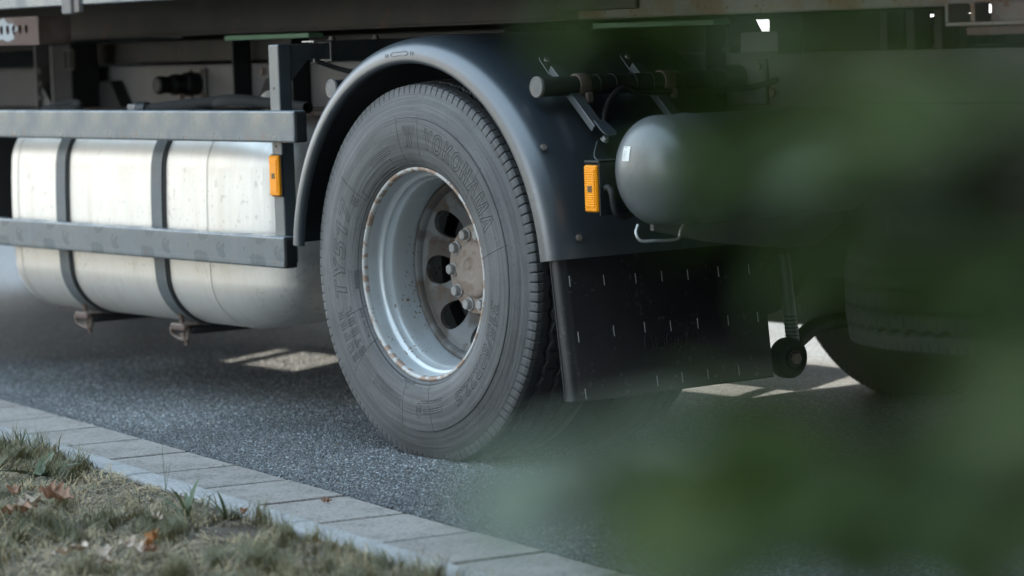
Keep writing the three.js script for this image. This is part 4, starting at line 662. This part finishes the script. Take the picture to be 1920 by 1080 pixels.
{ // the stones of the asphalt near the camera, half sunk in the binder
  const g = new THREE.IcosahedronGeometry(1, 0); const q = g.attributes.position; for (let i = 0; i < q.count; i++) { const h = 0.75 + 0.5 * hash(Math.round(q.getX(i) * 50), Math.round(q.getY(i) * 50) + Math.round(q.getZ(i) * 90), 7); q.setXYZ(i, q.getX(i) * h, q.getY(i) * h, q.getZ(i) * h); } g.computeVertexNormals();
  const o = new THREE.Object3D(), c = new THREE.Color(), list = [], d = 0.0072;
  for (let s = -3.6; s < 2.5; s += d) { const lim = -1.25 + 0.12 * Math.sin(s * 3); for (let t = -0.008; t > lim - 0.5; t -= d) { const u = Math.min(1, Math.max(0, (lim + 0.25 - t) / 0.6)); if (rnd() < u || s < -2.8 && rnd() < (-2.8 - s) / 0.8) continue; list.push([s + rr(-0.4, 0.4) * d, t + rr(-0.4, 0.4) * d]); } }
  const im = new THREE.InstancedMesh(g, std(white3, 0.55), list.length); im.name = 'asphalt_stones';
  list.forEach(([s, t], k) => { const p = K(s, rr(-0.0012, 0.0006), t), r = rr(0.0026, 0.0048); o.position.copy(p); o.rotation.set(rr(-0.5, 0.5), rr(0, 7), rr(-0.5, 0.5)); o.scale.set(r * rr(0.8, 1.3), r * rr(0.6, 1), r * rr(0.8, 1.2)); o.updateMatrix(); im.setMatrixAt(k, o.matrix);
    const m = rnd(), w = rnd(), b = (m > 0.88 ? 0.33 : m > 0.6 ? 0.165 : 0.035 + 0.12 * m) * (0.45 + 1.0 * fbm(p.x * 1.4 / 64 + 0.5, p.z * 1.4 / 64 + 0.5, 64, 4, 301)); w > 0.95 ? c.setRGB(b * 1.25, b * 1.05, b * 0.85) : c.setRGB(b * 0.96, b * 1.04, b * 1.07); im.setColorAt(k, c); });
  im.castShadow = im.receiveShadow = true; scene.add(im); tag(im, 'coarse blue grey stones of the asphalt beside the gutter slabs', 'asphalt', null, 'stuff');
}
// fallen oak leaves, each one its own
function oakLeaf(len, curl, lobes = 4) {
  const n = 64, m = 6; const half = t => { const e = Math.sin(PI * Math.pow(t, 0.8)) * 0.3; return Math.max(0.012, e * (0.86 + 0.24 * Math.cos(t * lobes * 2 * PI + 0.6)) + 0.012); };
  return grid(m, n, (i, j) => { const t = j / n, u = (i / m - 0.5) * 2, w = half(t) * len; const x = u * w, z = (t - 0.5) * len; const y = curl * len * (0.35 * u * u * half(t) * 3 + 0.5 * Math.pow(t - 0.45, 2) * (1 + 0.4 * u)) + 0.004 * Math.sin(t * 17 + u * 2); return [x, y, z]; }, (i, j) => [i / m, j / n]);
}
const leafTex = tex(256, (u, v) => { const vein = ss(0.03, 0.0, Math.abs(u - 0.5)) * 0.4 + 0.25 * ss(0.12, 0.0, Math.abs(((v * 7 + Math.abs(u - 0.5) * 2.4) % 1) - 0.5)); const f = 0.75 + 0.4 * fbm(u, v, 6, 5, 421); const sp = ss(0.62, 0.75, fbm(u, v, 10, 3, 427)); const k = f + vein * 0.25; return [k * (1 - 0.5 * sp), k * (1 - 0.6 * sp), k * (1 - 0.6 * sp)]; }, true);
const dead = [[0.3, 0.165, 0.1], [0.5, 0.4, 0.31], [0.42, 0.2, 0.07], [0.3, 0.16, 0.09]].map(c => phy(c, 0.6, { map: leafTex, side: THREE.DoubleSide, transmission: 0.15, thickness: 0 }));
const fallen = [
  [0.2, 1.27, 0.1, 2.1, 0, 1.1, 0.2, 'large curled brown oak leaf propped up on the grass of the verge'],
  [0.23, 1.36, 0.09, 0.4, 1, 0.8, 0.1, 'pale tan leaf curled under the large brown oak leaf'],
  [0.29, 1.42, 0.1, 2.6, 3, 0.6, -0.1, 'dark brown leaf lying flat in the grass beside the large oak leaf'],
  [0.1, 1.42, 0.07, 4.4, 2, 0.9, 0.4, 'orange brown leaf standing on edge in the verge grass'],
  [0.9, 1.6, 0.1, 5.6, 1, 0.5, 0.2, 'wide bleached leaf with a curled edge among the dry grass'],
  [0.955, 1.545, 0.07, 1.0, 1, 0.6, 0.2, 'small bleached leaf beside the wide bleached one'],
  [0.955, 1.475, 0.075, 2.2, 1, 0.7, 0.3, 'bleached leaf with a brown tip on the dry grass'],
  [0.955, 1.425, 0.07, 0.3, 2, 0.9, 0.7, 'bright orange leaf standing upright among bleached leaves'],
  [0.985, 1.45, 0.05, 3.2, 0, 0.7, 0.2, 'little brown leaf below the bright orange leaf'],
  [1.04, 1.59, 0.05, 5.1, 1, 0.8, 0.1, 'tiny pale leaf fragment near the wide bleached leaf'],
  [0.0, 1.28, 0.06, 1.2, 3, 0.8, 0.2, 'small dark leaf half hidden in green grass'],
  [0.62, 1.22, 0.035, 2.0, 1, 0.7, 0.3, 'small cream scrap of leaf by the leafy weed'],
  [0.7, 1.03, 0.03, 0.7, 3, 0.7, 0.2, 'tiny brown leaf scrap on bare soil against the kerb'],
  [0.49, 0.66, 0.028, 2.9, 0, 0.9, 0.1, 'tiny reddish leaf lying on a concrete gutter slab'],
];
for (const [x, z, len, yaw, c, curl, tilt, label] of fallen) {
  const o = mesh(numbered('fallen_leaf'), oakLeaf(len, curl, len > 0.08 ? 4 : 3), dead[c]); const onSlab = z < 0.8;
  o.position.set(x, onSlab ? 0.012 : vergeY(x, z) + 0.012 + 0.25 * len * Math.abs(tilt) + (len > 0.12 ? 0.02 : 0.018), z); o.rotation.set(tilt, yaw, tilt * 0.6, 'YXZ'); tag(o, label, 'leaf', 'fallen leaves on the verge');
}
// weeds
function weed(name, label, x, z, leaves) {
  const t = tag(group(numbered(name)), label, 'weed'); t.position.set(x, vergeY(x, z) - 0.003, z);
  const m = M.weed ??= phy([0.075, 0.115, 0.05], 0.6, { side: THREE.DoubleSide, transmission: 0.25, thickness: 0 });
  for (let [az, len, w, lean, bend] of leaves) { if (w > 0.002) { len *= 1.35; w *= 1.4; }
    const g = grid(4, 14, (i, j) => { const k = j / 14, u = (i / 4 - 0.5) * 2, ww = w * Math.pow(Math.sin(PI * Math.min(1, 0.12 + k * 0.88)), 0.7); const out = len * (Math.sin(lean) * k + bend * k * k * 0.5), up = len * (Math.cos(lean) * k - bend * k * k * 0.35); return [u * ww, up + Math.abs(u) * ww * 0.35, out]; });
    const o = mesh('leaf', g, m, t); o.rotation.y = az;
  }
}
weed('broad_leaf_weed', 'fresh green weed with strap leaves on bare soil beside the kerb', 0.5, 1.07, [[0.2, 0.085, 0.005, 0.25, 0.5], [2.5, 0.08, 0.005, 0.5, 0.6], [3.4, 0.09, 0.0055, 0.15, 0.5], [4.2, 0.07, 0.005, 0.6, 0.6], [5.2, 0.075, 0.004, 0.7, 0.5], [1.2, 0.06, 0.004, 0.6, 0.7]]);
weed('broad_leaf_weed', 'fresh weed with upright blades next to the strap leaved weed', 0.6, 1.02, [[0.1, 0.075, 0.003, 0.4, 0.5], [5.9, 0.085, 0.0032, 0.35, 0.5], [5.4, 0.07, 0.003, 0.5, 0.6], [0.7, 0.08, 0.003, 0.3, 0.5], [2.2, 0.06, 0.003, 0.6, 0.6]]);
weed('plantain_weed', 'dark green broad leaf lying low in the grass beside the kerb', -0.42, 1.0, [[0.5, 0.14, 0.012, 1.25, 0.2], [2.4, 0.09, 0.011, 1.2, 0.2], [3.9, 0.1, 0.012, 1.1, 0.3]]);
weed('grass_tuft', 'tall upright grass tuft overhanging the kerb edge', -0.9, 0.8, [...Array(9)].map((_, i) => [i * 1.7, 0.055 + 0.04 * ((i * 37 % 10) / 10), 0.0016, 0.1 + 0.05 * (i % 7), 0.5]));
weed('seed_stalk', 'thin dry seed stalk rising from the verge over the kerb', 0.15, 0.93, [[0.4, 0.17, 0.0008, 0.03, 0.05], [1.9, 0.1, 0.0008, 0.2, 0.1], [4, 0.08, 0.0008, 0.3, 0.1]]);

// ---------------------------------------------------------------- shrub beside the camera
{
  const t = tag(group('shrub'), 'green leafy shrub reaching in front of the truck, out of focus', 'shrub');
  const bark = std([0.09, 0.07, 0.05], 0.85), B = V(5.93, 0.0, 3.36); t.position.copy(B);
  const L = (a, b, k) => a.clone().lerp(b, k);
  const leafG = [0.9, 1.25].map(fold => grid(4, 10, (i, j) => { const k = j / 10, u = (i / 4 - 0.5) * 2, w = 0.31 * Math.pow(Math.sin(PI * (0.02 + 0.98 * k)), 0.75) * (1.1 - 0.35 * k); return [u * w, Math.abs(u) * w * 0.35 * fold - 0.18 * k * k * fold, k]; }, (i, j) => [i / 4, j / 10]));
  const leafM = [[0.088, 0.15, 0.028], [0.06, 0.108, 0.021], [0.118, 0.168, 0.036], [0.4, 0.48, 0.36]].map(c => phy(c, 0.75, { specularIntensity: 0.2, side: THREE.DoubleSide, transmission: 0.3, thickness: 0, bumpMap: rep(N_soft, 1), bumpScale: 0.01 }));
  let count = 0;
  function twig(name, pts, r, step, size, from = 0.15, pale = () => 0.06) {
    const P = pts.map(p => p.clone().sub(B)), cv = new THREE.CatmullRomCurve3(P), len = cv.getLength();
    mesh(name, new THREE.TubeGeometry(cv, 24, r, 7, false), bark, t); if (!step) return;
    const n = Math.floor(len * (1 - from) / step);
    for (let i = 0; i <= n && count < 298; i++) {
      const k = from + (1 - from) * i / n, p = cv.getPoint(k), tan = cv.getTangent(k), o = mesh('leaf', leafG[i % 2], leafM[rnd() < pale(k) ? 3 : Math.floor(rnd() * 3)], t); count++;
      const side = tan.clone().cross(V(0, 1, 0)).normalize().multiplyScalar(i % 2 ? 1 : -1), dir = tan.clone().multiplyScalar(rr(0.5, 0.9)).add(side.multiplyScalar(rr(0.5, 1))).add(V(0, rr(-0.5, 0.35), 0)).normalize();
      const s = size * rr(0.75, 1.2); o.position.copy(p); o.up.set(rr(-0.4, 0.4), 1, rr(-0.4, 0.4)); o.lookAt(p.clone().add(dir).add(t.position)); o.scale.setScalar(s);
    }
  }
  const S = [[B, V(5.9, 0.45, 3.45), V(5.83, 0.92, 3.54), V(5.8, 1.3, 3.6), V(5.84, 1.7, 3.55)], [B.clone().add(V(0.03, 0, -0.03)), V(6.02, 0.5, 3.32), V(6.1, 1.05, 3.24), V(6.12, 1.75, 3.2)], [B.clone().add(V(-0.03, 0, 0.02)), V(5.84, 0.4, 3.42), V(5.7, 0.8, 3.42), V(5.62, 1.25, 3.36), V(5.6, 1.65, 3.3)], [B.clone().add(V(0.06, 0, 0.1)), V(6.12, 0.5, 3.75), V(6.11, 0.9, 3.88), V(6.098, 1.027, 3.9), V(6.052, 1.209, 3.86), V(6.0, 1.4, 3.8)]];
  const T = [
    [[5.817, 1.003, 3.531], [5.76, 1.101, 3.679], [5.745, 1.14, 3.755]],
    [[5.852, 0.939, 3.577], [5.822, 0.973, 3.748], [5.82, 0.997, 3.865], [5.798, 1.003, 3.979]],
    [[5.753, 1.017, 3.447], [5.691, 1.073, 3.607], [5.659, 1.1, 3.681], [5.639, 1.111, 3.756]],
    [[5.86, 0.7, 3.56], [5.896, 0.827, 3.703], [5.867, 0.939, 3.81], [5.849, 0.987, 3.878], [5.845, 1.022, 3.913]],
    [[5.82, 0.954, 3.535], [5.778, 1.013, 3.667], [5.784, 1.053, 3.738], [5.805, 1.089, 3.789]],
    [[6.102, 1.107, 3.924], [6.07, 1.128, 3.975], [6.05, 1.134, 4.01]],
    [[6.11, 0.9, 3.9], [6.139, 0.973, 3.995], [6.097, 1.016, 4.045], [6.065, 1.04, 4.086], [6.015, 1.024, 4.104]],
    [[6.098, 1.027, 3.907], [6.182, 1.045, 4.045], [6.159, 1.065, 4.089], [6.154, 1.062, 4.113], [6.15, 1.051, 4.137]],
    [[6.022, 1.156, 3.822], [5.98, 1.178, 3.9], [5.96, 1.182, 3.937]],
    [[6.06, 0.86, 3.88], [6.025, 0.918, 3.937], [5.986, 0.98, 3.981], [5.967, 1.01, 4.002], [5.96, 1.038, 4.007]],
  ];
  const gap = [0.05, 0.04, 0.05, 0.03, 0.04, 0.06, 0.05, 0.06, 0.09, 0.04];
  T.forEach((p, i) => twig('twig', p.map(q => V(...q)), 0.0016, gap[i], 0.05, 0.15, k => i === 1 && k > 0.86 ? 0.8 : i === 2 && k > 0.35 && k < 0.85 ? 0.6 : i === 6 && k > 0.7 ? 0.3 : 0.05));
  const sprigs = [
    [[5.89, 1.117, 3.652], [5.828, 1.16, 3.78], [5.764, 1.179, 3.915], 4, 0],
    [[5.988, 1.101, 3.775], [5.975, 1.133, 3.839], [5.958, 1.143, 3.911], 6, 0],
    [[6.023, 1.046, 3.82], [6.014, 1.067, 3.881], [6.0, 1.067, 3.949], 7, 0.1],
    [[5.99, 1.056, 3.778], [5.97, 1.081, 3.853], [5.947, 1.084, 3.935], 5, 0.15],
    [[5.958, 1.058, 3.738], [5.928, 1.085, 3.825], [5.895, 1.09, 3.919], 4, 0.1],
    [[5.923, 1.113, 3.693], [5.893, 1.152, 3.779], [5.859, 1.168, 3.873], 4, 0],
    [[5.993, 1.011, 3.782], [5.935, 1.029, 3.908], [5.877, 1.027, 4.038], 4, 1],
    [[5.993, 1.006, 3.782], [5.934, 1.023, 3.91], [5.874, 1.02, 4.042], 8, 0.95],
    [[5.994, 0.996, 3.783], [5.946, 1.011, 3.896], [5.896, 1.006, 4.014], 5, 0.05],
    [[6.025, 1.013, 3.823], [5.987, 1.029, 3.922], [5.948, 1.025, 4.026], 8, 0],
    [[6.025, 1.016, 3.822], [5.993, 1.031, 3.913], [5.96, 1.028, 4.009], 10, 0],
    [[6.025, 1.003, 3.823], [6.001, 1.016, 3.905], [5.974, 1.01, 3.993], 8, 0],
    [[6.058, 1.003, 3.864], [6.022, 1.015, 3.962], [5.984, 1.009, 4.064], 6, 0],
    [[5.925, 1.078, 3.695], [5.88, 1.111, 3.802], [5.832, 1.122, 3.915], 6, 0],
    [[5.924, 1.087, 3.695], [5.884, 1.122, 3.794], [5.841, 1.133, 3.901], 7, 0],
    [[5.989, 1.083, 3.776], [5.963, 1.113, 3.857], [5.935, 1.121, 3.945], 6, 0.45],
    [[5.989, 1.086, 3.776], [5.971, 1.116, 3.847], [5.949, 1.124, 3.926], 6, 0.45],
    [[5.99, 1.068, 3.778], [5.968, 1.095, 3.854], [5.942, 1.101, 3.938], 4, 0.2],
    [[5.989, 1.081, 3.777], [5.978, 1.109, 3.838], [5.963, 1.116, 3.908], 6, 0],
    [[6.023, 1.062, 3.819], [6.013, 1.085, 3.879], [6.0, 1.088, 3.946], 7, 0],
    [[6.056, 1.038, 3.861], [6.049, 1.055, 3.919], [6.038, 1.053, 3.984], 8, 0.2],
    [[6.057, 1.015, 3.863], [6.047, 1.028, 3.925], [6.034, 1.022, 3.994], 8, 0.05],
    [[5.891, 1.115, 3.652], [5.832, 1.158, 3.775], [5.772, 1.177, 3.905], 3, 0],
    [[5.924, 1.1, 3.694], [5.888, 1.137, 3.786], [5.85, 1.151, 3.887], 5, 0],
    [[5.956, 1.1, 3.734], [5.936, 1.135, 3.808], [5.912, 1.146, 3.889], 5, 0],
    [[5.991, 1.04, 3.78], [5.976, 1.061, 3.848], [5.957, 1.062, 3.924], 3, 0],
    [[6.09, 1.014, 3.904], [6.085, 1.024, 3.96], [6.077, 1.018, 4.022], 6, 0.05],
    [[5.925, 1.065, 3.696], [5.884, 1.096, 3.798], [5.841, 1.103, 3.907], 5, 0.1],
    [[6.026, 0.993, 3.824], [5.999, 1.004, 3.909], [5.97, 0.997, 4.001], 6, 0],
    [[5.992, 1.016, 3.782], [5.973, 1.033, 3.856], [5.95, 1.03, 3.938], 4, 0],
  ];
  for (const [a, m, e, n, pale] of sprigs) {   // short shoots with a tuft of leaves towards the tip
    const L3 = [V(...a), V(...m), V(...e)], cv = new THREE.CatmullRomCurve3(L3), len = cv.getLength(), f = Math.max(0.2, 1 - 0.075 / len);
    twig('twig', L3, 0.0014, len * (1 - f) / (n + 0.5), 0.046, f, () => pale);
  }
  S.forEach(s => twig('stem', s, 0.008, 0.08, 0.055, 0.6));
  for (let i = 0; i < 12; i++) { const s = S[i % 3], a = L(s[2], s[s.length - 1], rr(0.0, 0.9)), d = V(rr(-0.3, 0.35), rr(0.0, 0.3), rr(-0.4, 0.02)); twig('twig', [a, a.clone().addScaledVector(d, 0.55).add(V(0, 0.03, 0)), a.clone().add(d)], 0.0024, 0.034, 0.055); }
}

// ---------------------------------------------------------------- added unseen vehicle behind, to shade the shrub and rear faces
{
  const t = tag(group('added_trailer'), 'unseen grey box vehicle added behind the truck for its shade', 'added_trailer'), wall = phy([0.2, 0.22, 0.23], 0.5);
  mesh('box', bx(3.75, 11, 1.25, 4, -2.44, 0.02, 0.02), wall, t); mesh('frame', mrg([bx(3.9, 10.9, 0.95, 1.25, -0.85, -0.77, 0.005), bx(3.9, 10.9, 0.95, 1.25, -1.65, -1.57, 0.005)]), M.under, t);
  for (const x of [5, 9.6]) for (const z of [-0.14, -2.28]) mesh('wheel', tyreCoarse, M.tyreplain, t).position.set(x, YC, z);
  for (const z of [-0.02, -2.42]) for (const y of [0.5, 0.87]) mesh('guard_rail', bx(5.8, 8.9, y, y + 0.095, z - 0.02, z + 0.02, 0.005), M.rail, t);
  mesh('drawbar', bx(2.6, 4.2, 0.62, 0.76, -1.29, -1.13, 0.02), M.under, t); mesh('cupboard', bx(6.2, 8.6, 0.45, 1.2, -0.7, -0.1, 0.02), M.dark, t);
}

// ---------------------------------------------------------------- trees and a house around the place
const clus = (() => { const l = []; for (let k = 0; k < 7; k++) { const g = new THREE.CircleGeometry(1, 6); g.scale(0.32, 0.55, 1); g.translate(0, 0.5, 0); g.rotateX(rr(-1.2, 1.2)); g.rotateY(k * 2.4 + rr(-0.4, 0.4)); g.rotateZ(rr(-0.8, 0.8)); g.translate(rr(-0.4, 0.4), rr(-0.4, 0.4), rr(-0.4, 0.4)); l.push(g); } return mrg(l); })();
M.crown = phy(white3, 0.65, { side: THREE.DoubleSide, transmission: 0.3, thickness: 0 }); M.bark = std([0.08, 0.065, 0.05], 0.9, { bumpMap: rep(N_fine, 3), bumpScale: 0.01 });
function tree(label, x, z, h, r, n, y0, col, grp) {
  const t = tag(group(numbered('tree')), label, 'tree', grp); t.position.set(x, -0.05, z);
  const br = [cyl(V(0, 0, 0), V(0.1, h * 0.55, 0.05), h * 0.022, h * 0.012, 10)]; for (let k = 0; k < 7; k++) { const a = k * 2.4, b = h * (0.25 + 0.06 * k); br.push(cyl(V(0.05, b, 0.02), V(Math.cos(a) * r * 0.7, b + h * 0.22, Math.sin(a) * r * 0.7), h * 0.008, h * 0.003, 7)); }
  mesh('trunk', mrg(br), M.bark, t);
  const im = new THREE.InstancedMesh(clus, M.crown, n), o = new THREE.Object3D(), c = new THREE.Color(); im.name = 'crown'; const lob = [...Array(14)].map(() => [rr(-0.65, 0.65) * r, y0 + (h - y0) * rr(0.12, 0.88), rr(-0.65, 0.65) * r, rr(0.28, 0.5) * r]);
  for (let k = 0; k < n; k++) { const b = lob[k % 14], d = V(rr(-1, 1), rr(-1, 1), rr(-1, 1)).normalize().multiplyScalar(b[3] * Math.pow(rnd(), 0.4)); o.position.set(b[0] + d.x, b[1] + d.y * 0.9, b[2] + d.z); o.rotation.set(rr(0, 7), rr(0, 7), rr(0, 7)); o.scale.setScalar(rr(0.12, 0.26) * Math.max(1, r / 3)); o.updateMatrix(); im.setMatrixAt(k, o.matrix); const q = rr(0.7, 1.3); c.setRGB(col[0] * q, col[1] * q, col[2] * q); im.setColorAt(k, c); }
  im.castShadow = im.receiveShadow = true; im.userData.kind = 'stuff'; t.add(im);
}
for (const [x, z, h, r, w] of [[13.5, -1.5, 13, 4.6, 'beside the end of the added vehicle'], [11.5, 3.2, 14, 4.6, 'on the verge opposite the added vehicle'], [10.4, 8, 13, 4.6, 'on the verge behind the shrub'], [6.2, 10.8, 12, 4.2, 'on the verge between shrub and house'], [15, 6, 14, 5, 'on the verge farthest from the truck']]) tree('dense dark tree ' + w, x, z, h, r, 7000, 0.4, [0.04, 0.065, 0.026], 'trees behind the truck');
for (const [x, z, h, r] of [[-22, -17, 9, 3.4], [-16, -20, 10, 3.8], [-11, -24, 9, 3.6], [-6, -19, 8, 3], [-30, -22, 10, 4], [-38, -24, 10, 4], [-13.5, -12.6, 9, 4.2]]) tree('sunlit tree across the road beyond the truck', x, z, h, r, 2600, 1.6, [0.1, 0.13, 0.04], 'trees across the road');
{
  const t = tag(group('house'), 'long pale rendered house standing beyond the verge, across from the truck', 'house'), wall = std([0.72, 0.68, 0.61], 0.9, { bumpMap: rep(N_fine, 1), bumpScale: 0.003 });
  const c = group('wall', t); mesh('facade', bx(-34, -8, -0.1, 6.2, 15, 23, 0.02), wall, c);
  mesh('roof', extrude([[14.5, 6.15], [23.5, 6.15], [19, 9]], 26.6, 0.02).applyMatrix4(new THREE.Matrix4().makeRotationY(-PI / 2)).translate(-7.7, 0, 0), std([0.2, 0.09, 0.06], 0.85), t);
  for (let i = 0; i < 7; i++) for (const y of [1, 3.9]) { const w = mesh('window', bx(-32 + i * 3.6, -30.8 + i * 3.6, y, y + 1.4, 14.94, 14.99, 0.01), phy([0.03, 0.035, 0.04], 0.08), t); mesh('frame', mrg([bx(-32.06 + i * 3.6, -30.74 + i * 3.6, y - 0.08, y - 0.005, 14.9, 14.995, 0.01), bx(-31.44 + i * 3.6, -31.36 + i * 3.6, y, y + 1.4, 14.9, 14.935, 0.01)]), wall, w); }
}
renderer.render(scene, camera);
